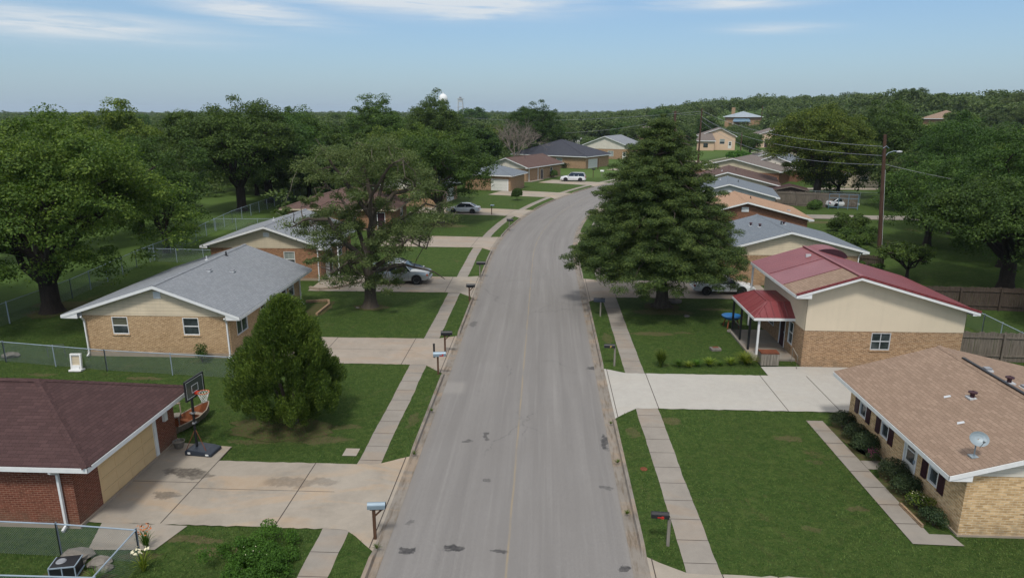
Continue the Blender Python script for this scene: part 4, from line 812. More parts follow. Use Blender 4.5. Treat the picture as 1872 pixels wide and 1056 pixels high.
    m = MB(); m.box((-W * .86, -Lh - .06, .38), (W * .86, -Lh + .12, .56), color); m.build('bumper', V, bevel=.03)
    m = MB()
    for sx in (-1, 1):
        for yy in (g3 - .15, -.2): m.beam((sx * (W * .998 + .004), yy, .40), (sx * (W * .99 + .004), yy, zb - .12), .012, .012, 'black')
        m.box((min(sx * (W - .01), sx * (W + .02)), -.15 - .75, .55), (max(sx * (W - .01), sx * (W + .02)), g3 - .3, .60), color)
    m.build('door_seam', V)
    if kind == 'pickup':
        m = MB(); m.box((-W * .80, -Lh + .14, .95), (W * .80, g0 - .08, deck + .045), 'black'); m.build('cargo_bed', V)
    if kind in ('wagon', 'suv'):
        m = MB(); [m.beam((sx * wt * .80, g1 + .2, top + .06), (sx * wt * .80, g2 - .2, top + .05), .04, .04, 'grey_plastic') for sx in (-1, 1)]; m.build('roof_rack', V)
    return V

def mailbox(x, y, rz, label, post='post_wood', boxm='black', h=1.12, flag=False, text=None, tilt=0, brace=True, head=1.0):
    M_ = empty('mailbox', (x, y, 0), rz, label, 'mailbox', 'mailboxes along the kerb')
    p = MB(); p.box((-.05, -.05, -.1), (.05, .05, h - .1), post)
    if brace: p.beam((0, 0, h - .42), (.28, 0, h - .14), .05, .05, post); p.box((-.12, -.06, h - .14), (.34, .06, h - .09), post)
    po = p.build('post', M_); 
    b = MB(); w, hh, l = .105 * head, .12 * head, .30 * head; prof = [(-w, 0), (w, 0), (w, hh * .9)] + [(w * math.cos(a), hh * .9 + w * math.sin(a)) for a in np.linspace(0, math.pi, 9)[1:]]
    A = [(-l + .10, u, h - .085 + v) for u, v in prof]; B = [(l + .10, u, h - .085 + v) for u, v in prof]
    for i in range(len(A)): j = (i + 1) % len(A); b.poly((A[i], A[j], B[j], B[i]), boxm)
    b.poly(A[::-1], boxm); b.poly(B, boxm); bo = b.build('box', M_); bo.rotation_euler = (tilt, 0, 0)
    d = MB(); C = [(l + .102, u * .88, h - .08 + v * .88) for u, v in prof]; D = [(l + .118, u * .88, h - .08 + v * .88) for u, v in prof]
    for i in range(len(C)): j = (i + 1) % len(C); d.poly((C[i], C[j], D[j], D[i]), 'black')
    d.poly(D, 'black'); d.build('door', bo)
    if flag: f = MB(); f.box((.10, -w - .02, h - .06), (.30, -w - .006, h - .02), 'red'); f.box((.24, -w - .02, h - .02), (.31, -w - .006, h + .06), 'red'); f.build('flag', bo)
    if text: f = MB(); f.box((.02, -w - .006, h - .04), (.05, -w - .001, h + .06), 'gold'); f.box((.05, -w - .006, h + .03), (.12, -w - .001, h + .06), 'gold'); f.box((.05, -w - .006, h - .01), (.10, -w - .001, h + .01), 'gold'); f.build('lettering', bo)
    return M_

def chain_fence(name, pts, h, label, spacing=3.0, cell=.09, wire=.0035, post_r=.03, dark=False, group=None, skew=0):
    Fn = empty(name, (*pts[0], 0), 0, label, 'fence', group); o = Vector((*pts[0], 0)); gm = 'galv' if not dark else 'galv_wire'
    r = MB(); w = MB(); posts = []
    for a, b in zip(pts, pts[1:]):
        a = Vector((*a, 0)) - o; b = Vector((*b, 0)) - o; L = (b - a).length; d = (b - a) / L; n = max(1, round(L / spacing)); nn = Vector((-d.y, d.x, 0))
        r.tube([a + Vector((0, 0, h)), b + Vector((0, 0, h))], .024, gm, 6)
        for i in range(n + 1): posts.append((a.lerp(b, i / n), .036 if i in (0, n) else post_r))
        # woven wire as two sets of slanting strands
        hh = h - .03; run = hh - .04; k = -run
        while k < L:
            for sgn in (1, -1):
                t0, t1 = max(0, k), min(L, k + run)
                if t1 - t0 > .02:
                    z0, z1 = .04 + (t0 - k), .04 + (t1 - k)
                    if sgn < 0: z0, z1 = hh - (t0 - k), hh - (t1 - k)
                    p, q = a + d * t0 + Vector((0, 0, z0)), a + d * t1 + Vector((0, 0, z1)); s = (q - p).normalized().cross(nn) * wire
                    w.v += [tuple(p - s + nn * .001 * sgn), tuple(q - s + nn * .001 * sgn), tuple(q + s + nn * .001 * sgn), tuple(p + s + nn * .001 * sgn)]; c = len(w.v); w.f.append((c - 4, c - 3, c - 2, c - 1)); w.mi.append(w.mat('galv_wire' if not dark else 'green_wire')); w.uv += [(0, 0)] * 4
            k += cell
    r.build('top_rail', Fn); w.build('wire_mesh', Fn)
    base = None
    for p, rad in posts:
        m = MB(); m.tube([(0, 0, -.2), (0, 0, h + .03)], rad, gm, 6); m.lathe(((rad * 1.15, h + .02), (rad * .8, h + .06), (0, h + .075)), gm, n=6)
        q = m.build('post', Fn); q.location = p
    return Fn
def board_fence(pts, h, label, m='fence_wood', group='wooden board fences', name='wooden_fence'):
    Fn = empty(name, (*pts[0], 0), 0, label, 'fence', group); o = Vector((*pts[0], 0)); b = MB(); rnd = random.Random(len(label)); rails = MB()
    for A, B in zip(pts, pts[1:]):
        A = Vector((*A, 0)) - o; B = Vector((*B, 0)) - o; L = (B - A).length; d = (B - A) / L; n = Vector((-d.y, d.x, 0)); t = 0
        while t < L - .05:
            w = .135; hh = h + rnd.uniform(-.05, .03); off = n * rnd.uniform(-.008, .008)
            p, q = A + d * t + off, A + d * (t + w) + off
            b.beam(p + (q - p) / 2 + Vector((0, 0, 0)), p + (q - p) / 2 + Vector((rnd.uniform(-.01, .01), 0, hh)), .02 if abs(d.y) < abs(d.x) else w, w if abs(d.y) < abs(d.x) else .02, m, up=(1, 0, 0)) if False else b.poly((p, q, q + Vector((0, 0, hh)), p + Vector((0, 0, hh))), m) ; s = n * .02
            b.poly((p + s, p + s + Vector((0, 0, hh)), q + s + Vector((0, 0, hh)), q + s), m); b.poly((p + Vector((0, 0, hh)), q + Vector((0, 0, hh)), q + s + Vector((0, 0, hh)), p + s + Vector((0, 0, hh))), m); b.poly((p, p + Vector((0, 0, hh)), p + s + Vector((0, 0, hh)), p + s), m); b.poly((q, q + s, q + s + Vector((0, 0, hh)), q + Vector((0, 0, hh))), m)
            t += w + rnd.uniform(.008, .02)
        for z in (.35, h - .3): rails.beam(A + n * -.03 + Vector((0, 0, z)), B + n * -.03 + Vector((0, 0, z)), .04, .09, m)
        k = max(1, int(L / 2.4))
        for i in range(k + 1): c = MB(); c.box((-.05, -.05, -.1), (.05, .05, h - .05), m); q = c.build('post', Fn); q.location = A.lerp(B, i / k) - n * .1
    b.build('boards', Fn); rails.build('rail', Fn); return Fn

def single(mb, name, loc, rz, label, cat, group=None, **k):
    o = mb.build(name, **k); o.location = loc; o.rotation_euler = (0, 0, rz); return tag(o, label, cat, group)
def leaf_blob(mb_v, mb_f, rs, c, r, n, size, flat=.8, up=.3):
    d = rs.normal(size=(n, 3)); d /= np.linalg.norm(d, axis=1)[:, None]; d[:, 2] = np.where(d[:, 2] < -.35, -d[:, 2], d[:, 2])
    rad = r * (rs.random(n) ** .38)[:, None] * np.array([1, 1, flat]); p = np.array(c) + d * rad
    nrm = d * .8 + rs.normal(size=(n, 3)) * .55 + np.array([0, 0, up]); nrm /= np.linalg.norm(nrm, axis=1)[:, None]
    t = np.cross(nrm, rs.normal(size=(n, 3))); t /= np.linalg.norm(t, axis=1)[:, None]; b = np.cross(nrm, t); s = size * rs.uniform(.55, 1.25, (n, 1))
    q = np.stack([p - t * s, p - b * s * .55 + nrm * s * .12, p + t * s, p + b * s * .55 - nrm * s * .12], 1); k = sum(len(x) for x in mb_v)
    mb_v.append(q.reshape(-1, 3)); mb_f.append(np.arange(n * 4).reshape(n, 4) + k)
def np_mesh(name, V, Fc, mat):
    v = np.concatenate(V).astype(np.float32); f = np.concatenate(Fc).astype(np.int32); me = bpy.data.meshes.new(name)
    me.vertices.add(len(v)); me.vertices.foreach_set('co', v.ravel()); w = f.shape[1]; me.loops.add(f.size); me.loops.foreach_set('vertex_index', f.ravel()); me.polygons.add(len(f))
    me.polygons.foreach_set('loop_start', np.arange(0, f.size, w, dtype=np.int32)); me.materials.append(MAT[mat]); me.update(calc_edges=True); return me
def mesh_obj(name, me, parent=None, loc=(0, 0, 0)):
    o = bpy.data.objects.new(name, me); COL.objects.link(o); o.parent = parent; o.location = loc; return o
def bush(name, loc, label, lumps, mat, n=900, size=.06, cat='bush', group=None, seed=1, stems=True, extra=()):
    rs = np.random.default_rng(seed); B = empty(name, (*loc, 0), rs.uniform(0, 6), label, cat, group); V, Fc = [], []
    for (x, y, z, r, fl) in lumps: leaf_blob(V, Fc, rs, (x, y, z), r, int(n * r * r * 6), size, fl)
    mesh_obj('foliage', np_mesh('foliage', V, Fc, mat), B)
    if stems:
        s = MB(); top = max(l[2] for l in lumps)
        for k in range(5): a = rs.uniform(0, 6.28); s.tube([(0, 0, -.05), (math.cos(a) * .1, math.sin(a) * .1, top * .5), (math.cos(a) * .3 * top, math.sin(a) * .3 * top, top)], [.02, .015, .006], 'bark', 5)
        s.build('stem', B)
    for (m, cnt, sz, rad, z) in extra:
        V, Fc = [], []; leaf_blob(V, Fc, rs, (0, 0, z), rad, cnt, sz, .7); mesh_obj('flowers', np_mesh('flowers', V, Fc, m), B)
    return B
def rosette(name, loc, label, n, h, spread, mat, cat='plant', group=None, seed=1, wid=.03):
    rs = random.Random(seed); V, Fc = [], []; k = 0
    for i in range(n):
        a = rs.uniform(0, 6.28); t = rs.uniform(.2, 1); L_ = h * rs.uniform(.7, 1.1); d = np.array([math.cos(a), math.sin(a), 0]); s = np.array([-math.sin(a), math.cos(a), 0]) * wid; p0 = d * .04 * t
        prev = None
        for j in range(4):
            u = j / 3; p = p0 + d * spread * t * u ** 1.6 + np.array([0, 0, L_ * (u - .35 * t * u ** 3)]); w = s * (1 - u * .85); cur = (p - w, p + w)
            if prev is not None: V.append(np.array([prev[0], prev[1], cur[1], cur[0]])); Fc.append(np.array([[k, k + 1, k + 2, k + 3]])); k += 4
            prev = cur
    o = mesh_obj(name, np_mesh(name, V, Fc, mat), None, (*loc, 0)); return tag(o, label, cat, group)

def build_objects():
    # vehicles
    vehicle('pickup', 'car_silver', (-12.1, 55.6), R(-90), 'silver pickup truck parked nose to the street under the spreading oak', 'pickup_truck', 'truck')
    vehicle('sedan', 'car_blue', (-12.9, 58.3), R(-90), 'dark blue car parked on the far side of the silver pickup', 'parked_car', 'car')
    vehicle('sedan', 'car_white', (-11.4, 96.2), R(86), 'white saloon car parked tail to the street beyond the shady roadside oak', 'parked_car', 'car')
    vehicle('wagon', 'car_white', (5.9, 142.0), R(82), 'white estate car parked in front of the reddish brown gable roof', 'parked_car', 'car')
    vehicle('sedan', 'car_white', (14.2, 53.3), R(-90), 'white saloon car half hidden by the big conifer beside the red roofed house', 'parked_car', 'car')
    vehicle('sedan', 'car_white', (44.6, 104.6), R(-80), 'white car behind the blue frame at the end of the board fence', 'parked_car', 'car')
    # mailboxes
    mailbox(-5.62, 20.15, R(6), 'pale blue grey mailbox on a brown timber post beside the nearest driveway', 'post_wood', 'letter_metal', 1.16, head=1.0)
    mailbox(-5.72, 35.0, R(8), 'pale steel mailbox with a red flag beside the second driveway', 'post_wood', 'letter_metal', 1.12, flag=True, head=1.15, brace=False)
    mailbox(-5.85, 38.6, R(4), 'black mailbox on a braced brown post at the second driveway', 'post_wood', 'black', 1.15, head=1.1)
    mailbox(-5.6, 49.9, R(5), 'black mailbox on a thin post before the driveway with the silver pickup', 'post_wood', 'black', 1.2, brace=True, head=1.1)
    mailbox(-5.55, 57.95, R(0), 'black mailbox on a pale post just past the driveway with the silver pickup', 'grey_wood', 'black', 1.15, brace=False, head=1.3)
    mailbox(-4.2, 82.0, R(-8), 'small black mailbox on the grass strip where the street begins to curve', 'grey_wood', 'black', 1.2, brace=False, head=1.3)
    mailbox(-7.3, 94.6, R(-8), 'slim dark post with a blue grey box beside the driveway of the tail-out white car', 'post_wood', 'letter_metal', 1.3, brace=False, head=.9)
    mailbox(4.25, 20.1, R(176), 'black mailbox with a red flag on the nearest right hand grass strip', 'grey_wood', 'black', 1.12, flag=False, head=.95, brace=False)
    for o in [k for k in COL.objects if k.parent and k.parent.get('label', '').startswith('black mailbox with a red flag') and k.name.startswith('box')]:
        f = MB(); o.location.x = .2; f.box((-.02, .101, 1.07), (.20, .112, 1.10), 'red'); f.box((.0, .101, 1.04), (.07, .112, 1.13), 'red'); f.build('flag', o)
    m = mailbox(4.1, 36.75, R(178), 'black mailbox with gold lettering on the grass strip before the white driveway', 'grey_wood', 'black', 1.15, head=1.0, brace=False)
    for o in [k for k in COL.objects if k.parent == m and k.name.startswith('box')]:
        o.location.x = .2; f = MB(); f.box((.06, .106, 1.08), (.08, .112, 1.19), 'gold'); f.box((-.01, .106, 1.165), (.06, .112, 1.19), 'gold'); f.box((.01, .106, 1.12), (.06, .112, 1.14), 'gold'); f.build('lettering', o)
    mailbox(4.05, 46.4, R(172), 'tilted dark blue mailbox on a pale post left of the big conifer', 'grey_wood', 'navy', 1.1, tilt=R(6), head=1.3, brace=False)
    mailbox(12.6, 152.5, R(-30), 'white mailbox by the kerb in front of the charcoal roofed house', 'grey_wood', 'white', 1.2, head=1.5, brace=False)
    mailbox(10.6, 151.0, R(-30), 'tall dark mailbox beside the kerb in front of the charcoal roofed house', 'post_wood', 'black', 1.7, head=1.3, brace=False)
    b = MB(); b.box((-.05, -.05, -.1), (.05, .05, .80), 'black'); b.box((-.06, -.06, .80), (.06, .06, .83), 'black'); single(b, 'marker_post', (-6.35, 37.6, 0), 0, 'short black marker post standing beside the pale steel mailbox', 'post', bevel=0)
    # basketball hoop: faces right (east)
    H = empty('basketball_hoop', (-14.55, 25.65, .03), R(-6), 'black portable basketball hoop with tinted backboard at the garage drive', 'basketball hoop')
    b = MB(); pr = [(-.35, 0), (.85, 0), (.85, .13), (.55, .20), (-.25, .26), (-.35, .18)]
    A = [(x, -.40, z) for x, z in pr]; B_ = [(x, .40, z) for x, z in pr]; b.poly(A, 'navy'); b.poly(B_[::-1], 'navy')
    for i in range(6): b.poly((A[i], B_[i], B_[(i + 1) % 6], A[(i + 1) % 6]), 'navy')
    base = b.build('base', H, bevel=.04); b = MB(); b.box((-.2, -.42, .08), (-.08, -.402, .16), 'white'); b.box((.60, -.42, .06), (.74, -.402, .12), 'white'); b.build('badge', base)
    b = MB(); b.tube([(-.02, 0, .2), (0, 0, 1.75), (.03, 0, 2.75), (.06, 0, 3.1)], .052, 'black', 10); b.build('pole', H)
    b = MB(); b.tube([(0, 0, 1.05), (.55, -.25, .2)], .014, 'rust', 6); b.tube([(0, 0, 1.05), (-.30, -.34, .2)], .014, 'rust', 6); b.build('strut', H)
    b = MB(); b.box((-.06, -.08, 1.3), (.06, .08, 1.36), 'grey_plastic'); b.box((-.06, -.08, 1.75), (.06, .08, 1.81), 'grey_plastic'); b.build('clamp', H)
    X0 = .19; b = MB(); b.box((X0, -.60, 2.56), (X0 + .03, .60, 3.36), 'backboard'); bb = b.build('backboard', H)
    b = MB()
    for (y0, y1, z0, z1) in ((-.635, -.595, 2.525, 3.395), (.595, .635, 2.525, 3.395), (-.595, .595, 2.525, 2.565), (-.595, .595, 3.355, 3.395)): b.box((X0 - .02, y0, z0), (X0 + .05, y1, z1), 'black')
    b.build('frame', bb); b = MB(); x = X0 + .031
    for (y0, y1, z0, z1) in ((-.565, -.55, 2.60, 3.32), (.55, .565, 2.60, 3.32), (-.55, .55, 2.60, 2.615), (-.55, .55, 3.305, 3.32), (-.22, -.20, 2.76, 3.08), (.20, .22, 2.76, 3.08), (-.20, .20, 3.06, 3.08), (-.20, .20, 2.76, 2.78)): b.box((x, y0, z0), (x + .005, y1, z1), 'white')
    b.build('marking', bb)
    b = MB(); b.box((.05, -.11, 2.6), (X0 - .001, .11, 2.95), 'black'); b.beam((0, 0, 2.35), (X0 - .02, 0, 2.8), .06, .06, 'black'); b.build('bracket', H)
    b = MB(); b.box((X0 + .036, -.08, 2.66), (X0 + .14, .08, 2.76), 'red'); b.tube([(X0 + .38 + .235 * math.cos(a), .235 * math.sin(a), 2.74) for a in np.linspace(0, 2 * math.pi, 25)], .013, 'orange', 6, caps=False); rim = b.build('rim', H)
    b = MB(); rr = lambda z: .235 - .13 * min(1, (2.74 - z) / .36)
    for k in range(12):
        for sg in (1, -1):
            pts = [(X0 + .38 + rr(z) * math.cos(2 * math.pi * (k + sg * i * .5) / 12), rr(z) * math.sin(2 * math.pi * (k + sg * i * .5) / 12), z) for i, z in enumerate(np.linspace(2.73, 2.32, 6))]; b.tube(pts, .006, 'rope', 4, caps=False)
    b.build('net', rim)
    # round planter by the garage corner, wooden boat, stool-like frame
    b = MB(); b.lathe(((0, 0), (.17, 0), (.24, .28), (.26, .30), (.22, .31), (.20, .22), (0, .22)), 'grey_wood', n=18); single(b, 'plant_pot', (-15.55, 26.0, .02), 0, 'small round grey tub standing at the garage corner', 'pot', smooth=True, merge=True)
    B = empty('old_boat', (-16.2, 28.3, 0), R(-16), 'old wooden skiff with rusty orange inside lying in the grass behind the garage', 'boat')
    hull = MB(); st = [(-1.25, .38, .30), (-.7, .52, .34), (0, .58, .36), (.7, .46, .44), (1.15, .22, .55), (1.4, .02, .62)]
    for sx in (-1, 1):
        rows = [[(sx * w * .62, y, .03 + (z - .3) * .5) for y, w, z in st], [(sx * w, y, z + .12) for y, w, z in st]]; hull.grid(rows, 'boat_wood')
        rows = [[(sx * (w - .03) * .6, y, .05 + (z - .3) * .5) for y, w, z in st], [(sx * max(0, w - .03), y, z + .12) for y, w, z in st]]; hull.grid(rows, 'rustpan')
        for a, b_ in zip(st, st[1:]): hull.beam((sx * a[1], a[0], a[2] + .13), (sx * b_[1], b_[0], b_[2] + .13), .06, .04, 'boat_wood')
    hull.grid([[(-w * .62, y, .04 + (z - .3) * .5) for y, w, z in st], [(w * .62, y, .04 + (z - .3) * .5) for y, w, z in st]], 'rustpan'); hull.poly(((-.24, -1.25, .03), (.24, -1.25, .03), (.38, -1.25, .42), (-.38, -1.25, .42)), 'boat_wood'); hull.build('hull', B)
    B.scale = (.86, .84, .86); b = MB(); b.box((-.5, -.5, .34), (.5, -.25, .38), 'rustpan'); b.box((-.45, .35, .38), (.45, .6, .42), 'boat_wood'); b.build('thwart', B)
    b = MB(); b.box((-.26, -.25, .55), (.26, .25, .60), 'grey_wood'); [b.box((x, y, 0), (x + .05, y + .05, .56), 'grey_wood') for x in (-.26, .21) for y in (-.25, .20)]; b.beam((-.26, .25, .6), (-.3, .4, 1.05), .05, .05, 'boat_wood'); b.beam((.26, .25, .6), (.22, .4, 1.05), .05, .05, 'boat_wood'); b.beam((-.3, .38, 1.0), (.26, .38, 1.0), .12, .03, 'boat_wood')
    single(b, 'garden_chair', (-16.75, 27.9, 0), R(20), 'weathered wooden chair between garage wall and old skiff', 'chair')
    # white plastic chair-like cooler frame leaning by the wire fence
    b = MB()
    for (x0, x1, z0, z1) in ((-.30, -.22, .10, .98), (.22, .30, .10, .98), (-.22, .22, .86, .98), (-.22, .22, .22, .32)): b.box((x0, -.07, z0), (x1, .07, z1), 'white')
    b.box((-.22, -.02, .32), (.22, .02, .86), 'siding_tan'); b.box((-.34, -.22, 0), (.34, .22, .10), 'white'); b.box((-.18, -.072, .90), (.18, -.068, .93), 'grey_plastic'); b.box((-.2, -.1, .10), (.2, .1, .22), 'white')
    o = single(b, 'folding_stand', (-25.9, 34.5, 0), R(4), 'white plastic framed panel stand in the grass behind the wire fence', 'stand', bevel=.012); o.rotation_euler = (R(-7), 0, R(4))
    # chain link fences
    chain_fence('chain_link_fence', [(-38, 36.6), (-30.9, 35.65), (-24.2, 34.55), (-16.3, 33.75)], 1.22, 'low chain link fence crossing the yard in front of the cream brick house', 3.3, cell=.085)
    chain_fence('chain_link_fence', [(-24, 18.75), (-15.5, 18.55), (-12.75, 18.35), (-12.62, 15.2)], 1.22, 'chain link fence turning a corner beside the orange flowered plants', 2.9, cell=.075, wire=.0028)
    chain_fence('chain_link_fence', [(-19, 16.05), (-12.62, 16.1)], 1.2, 'second chain link run at the very bottom left of the picture', 3.0, cell=.075, wire=.0028)
    chain_fence('chain_link_fence', [(-36.3, 30), (-36.3, 49.2), (-37.6, 60), (-38.2, 70), (-40.3, 86), (-41.3, 117), (-42, 135)], 1.5, 'long chain link fence running away between the back yards and the park trees', 3.1, cell=.12, wire=.0045, post_r=.04)
    chain_fence('chain_link_fence', [(-37.7, 62.4), (-29.5, 61.8)], 1.3, 'chain link cross fence between the back yards of the two grey gabled houses', 2.8, cell=.12, wire=.004)
    chain_fence('chain_link_fence', [(-39.9, 80.2), (-32.0, 80.6)], 1.4, 'chain link cross fence reaching the wide reddish brown hip roof', 2.7, cell=.13, wire=.005)
    chain_fence('chain_link_fence', [(28.2, 47.5), (28.5, 43.6), (28.4, 39.9), (28.3, 34)], 1.3, 'chain link fence slanting behind the red roofed house', 2.3, cell=.11)
    b = MB(); b.tube([(0, 0, 0), (0, 0, .75), (1.0, 0, .78), (1.0, 0, 0)], .022, 'green_wire', 6); b.tube([(0, 0, .55), (1.0, 0, .56)], .014, 'green_wire', 6); single(b, 'pipe_frame', (-29.0, 36.5, 0), R(4), 'low green pipe frame standing behind the front wire fence', 'frame')
    board_fence([(23.25, 38.6), (29.5, 38.2), (29.9, 30)], 1.75, 'grey board fence between the red roof and the tan roof')
    board_fence([(27.5, 49.5), (33, 49.2), (42, 47.5)], 1.7, 'dark board fence beneath the big tree at the right edge', 'fence_dark')
    board_fence([(24.0, 63.5), (30, 60.5)], 1.6, 'short dark board fence glimpsed above the red roof', 'fence_dark')
    board_fence([(35.7, 106.8), (41, 104.9), (46.2, 103.2)], 2.15, 'long grey board fence beside the open timber shed')
    b = MB()
    for x in (0, 1.3, 2.6, 3.9): b.beam((x, 0, 0), (x, 0, 2.2), .09, .09, 'metal_blue', up=(0, 1, 0))
    for z in (.3, 1.6, 2.2): b.beam((0, 0, z), (3.9, 0, z), .08, .08, 'metal_blue')
    single(b, 'blue_frame', (42.0, 102.9, 0), R(-17), 'blue painted steel frame in front of the grey board fence', 'gate')
    chain_fence('chain_link_fence', [(36, 112), (46, 109), (58, 107.5)], 1.8, 'dark chain link fence behind the long board fence', 3, cell=.2, wire=.008, dark=True)
    # utility poles and lines
    def pole(loc, h, label, lean=(0, 0), lamp=False, arms=0, rad=.17, name='utility_pole'):
        P = empty(name, (*loc, hill(*loc)), 0, label, 'utility pole', 'utility poles'); b = MB(); b.tube([(0, 0, -.3), (lean[0], lean[1], h)], [rad, rad * .7], 'pole_wood', 12); b.build('pole', P)
        if arms: b = MB(); b.beam((-.9 + lean[0] * .9, 0, h - .35), (.9 + lean[0] * .9, 0, h - .35), .1, .12, 'grey_wood'); b.build('crossarm', P)
        if lamp:
            x = lean[0] * .82; b = MB(); b.tube([(x, 0, h * .80), (x + .35, -.02, h * .845), (x + .9, -.05, h * .862), (x + 1.35, -.08, h * .858)], .035, 'galv', 8); A_ = b.build('lamp_arm', P)
            b = MB(); b.lathe(((0, -.32), (.08, -.28), (.12, 0), (.08, .22), (0, .25)), 'lead', (x + 1.45, -.08, h * .855), 12, axis='x'); b.build('lamp_head', A_)
            b = MB(); b.tube([(x - .28, -.18, h * .885), (x, -.22, h * .905), (x + .3, -.18, h * .885)], .03, 'galv', 6); b.build('bracket', P)
            b = MB(); b.tube([(.16, -.14, .1), (lean[0] * .7 + .13, -.12, h * .70)], .022, 'lead', 6); b.build('conduit', P)
        return P
    pole((35.2, 72.1), 11.7, 'tall brown pole carrying the curved street lamp', (-1.0, 0), lamp=True, rad=.22)
    pole((40.4, 184.8), 14.6, 'tall brown pole rising behind the big conifer in front of the peach gables', (.1, 0), arms=0, rad=.24)
    pole((37.4, 205), 14.0, 'grey pole with pale transformer can just left of the tall brown one', (0, 0), arms=1, rad=.45)
    pole((64.1, 231.3), 7.2, 'short pole in front of the dark round bush at the far corner', (0, 0), rad=.2)
    pole((112.5, 372), 12.2, 'thin pale mast beside the blue hip roof on the hill', (0, 0), rad=.28)
    pole((13.2, 172), 2.6, 'low dark garden lamp post before the charcoal roofed house', (0, 0), rad=.12)
    def wire(a, b, sag, label, r=.014):
        a = Vector(a); b = Vector(b); pts = [a.lerp(b, t) - Vector((0, 0, sag * 4 * t * (1 - t))) for t in np.linspace(0, 1, 25)]; m = MB(); m.tube([p - a for p in pts], r, 'black' if r < .02 else 'grey_plastic', 5)
        single(m, 'power_line', a, 0, label, 'cable', 'overhead cables')
    for (z1, z2, sag, lab) in ((10.5, 14.2, 1.6, 'uppermost cable between the two tall brown poles'), (9.6, 12.6, 1.9, 'middle cable between the two tall brown poles'), (8.7, 11.5, 2.6, 'lowest and thickest cable between the two tall brown poles')):
        wire((34.4, 72.1, z1), (40.5, 184.8, z2), sag, lab, .026)
    wire((34.4, 72.1, 8.8), (52, 66, 6.2), .5, 'thin service cable running from the lamp pole into the right hand trees', .02)
    wire((40.5, 184.8, 12.6), (64.1, 231.3, 7.0), 1.0, 'service cable slanting down from the far brown pole to the short pole', .035)
    wire((40.5, 184.8, 13.9), (-30, 262, 11.5), 1.5, 'long cable stretching left across the far woodland', .035)
    wire((37.4, 205, 13.3), (40.5, 184.8, 13.3), .3, 'short cable between the transformer pole and the brown pole', .03)
    wire((37.4, 205, 12.0), (-2, 196, 8.0), 1.2, 'cable crossing above the charcoal roof', .03)
    # far water towers
    T = empty('water_tower', (-129, 890, 2), 0, 'white round water tower on the horizon', 'water tower')
    b = MB(); b.lathe(((0, 20), (3.5, 21), (5.6, 24), (5.9, 27), (5.0, 30), (2.6, 32.3), (.6, 33), (.5, 35), (0, 35)), 'white', n=24); b.build('tank', T, smooth=True, merge=True)
    b = MB(); b.lathe(((1.2, 0), (1.2, 20.5)), 'white', n=12); [b.beam((5 * math.cos(a), 5 * math.sin(a), 0), (3.4 * math.cos(a), 3.4 * math.sin(a), 23), .7, .7, 'white') for a in np.linspace(0, 2 * math.pi, 7)[:-1]]; b.build('support_leg', T)
    T = empty('lattice_tower', (-119.5, 992, 2), 0, 'pale grey flat topped tower right of the water tower', 'tower')
    b = MB(); [b.beam((sx * 4, sy * 4, 0), (sx * 3, sy * 3, 25), .9, .9, 'lead') for sx in (-1, 1) for sy in (-1, 1)]
    for z in (5, 11, 17): b.box((-4, -4, z), (4, 4, z + .8), 'lead')
    b.build('frame', T); b = MB(); b.box((-3.2, -3.2, 24), (3.2, 3.2, 29), 'lead'); b.box((-4, -4, 28), (4, 4, 29), 'lead'); b.box((-1.5, -1.5, 29), (1.5, 1.5, 31), 'grey_plastic'); b.build('cabin', T)
    # planter kerbs and edging, left
    b = MB(); pts = [(-19.0, 53.0), (-18.0, 52.55), (-17.0, 53.0), (-16.1, 54.0), (-15.3, 55.2)]
    for p, q in zip(pts, pts[1:]): b.beam((p[0] + 19, p[1] - 53, .1), (q[0] + 19, q[1] - 53, .1), .18, .2, 'foundation')
    single(b, 'planter_edging', (-19, 53, 0), 0, 'curved concrete edging round the bed of the orange brick house', 'edging')
    b = MB(); pts = [(-17.9, 48.9), (-16.3, 49.3), (-15.9, 48.2), (-16.0, 45.6)]
    for p, q in zip(pts, pts[1:]): b.beam((p[0] + 17.9, p[1] - 48.9, .08), (q[0] + 17.9, q[1] - 48.9, .08), .16, .18, 'brick_brown')
    single(b, 'planter_edging', (-17.9, 48.9, 0), 0, 'low brick edging of the soil bed at the long grey roof', 'edging')
    b = MB(); b.box((-.04, 0, 0), (.04, 1.4, .13), 'brick_brown'); single(b, 'planter_edging', (13.25, 21.5, 0), R(3), 'low brick edging in front of the flower bed by the satellite dish house', 'edging')
    # right yard things
    b = MB(); [b.box((x, 0, .05), (x + .15, .04, .78), 'grey_wood') for x in np.arange(0, .95, .17)]; [b.box((0, y, .05), (.04, y + .15, .78), 'grey_wood') for y in np.arange(.05, .6, .17)]; [b.box((.92, y, .05), (.96, y + .15, .78), 'grey_wood') for y in np.arange(.05, .6, .17)]; b.box((-.02, -.02, .74), (.99, .62, .80), 'rust')
    single(b, 'timber_bin', (12.35, 36.95, .02), 0, 'grey slatted timber box with rusty top at the porch entrance', 'box')
    W_ = empty('toy_cart', (12.6, 44.3, 0), R(10), 'blue plastic tub table beside the red porch posts', 'table'); b = MB(); b.lathe(((0, .62), (.45, .60), (.62, .72), (.66, .80), (.58, .78), (.42, .68), (0, .68)), 'blue', n=20); b.build('tub', W_, smooth=True, merge=True); b = MB(); [b.beam((x, y, 0), (x * .7, y * .7, .62), .07, .07, 'rustpan') for x in (-.4, .4) for y in (-.35, .35)]; b.build('leg', W_)
    b = MB(); b.box((-.3, -.22, 0), (.3, .22, .16), 'rock'); b.box((-.2, -.13, .16), (.2, .13, .2), 'rust'); single(b, 'stone_trough', (10.45, 39.6, 0), R(8), 'small stone trough lying in the lawn before the porch', 'trough', bevel=.02)
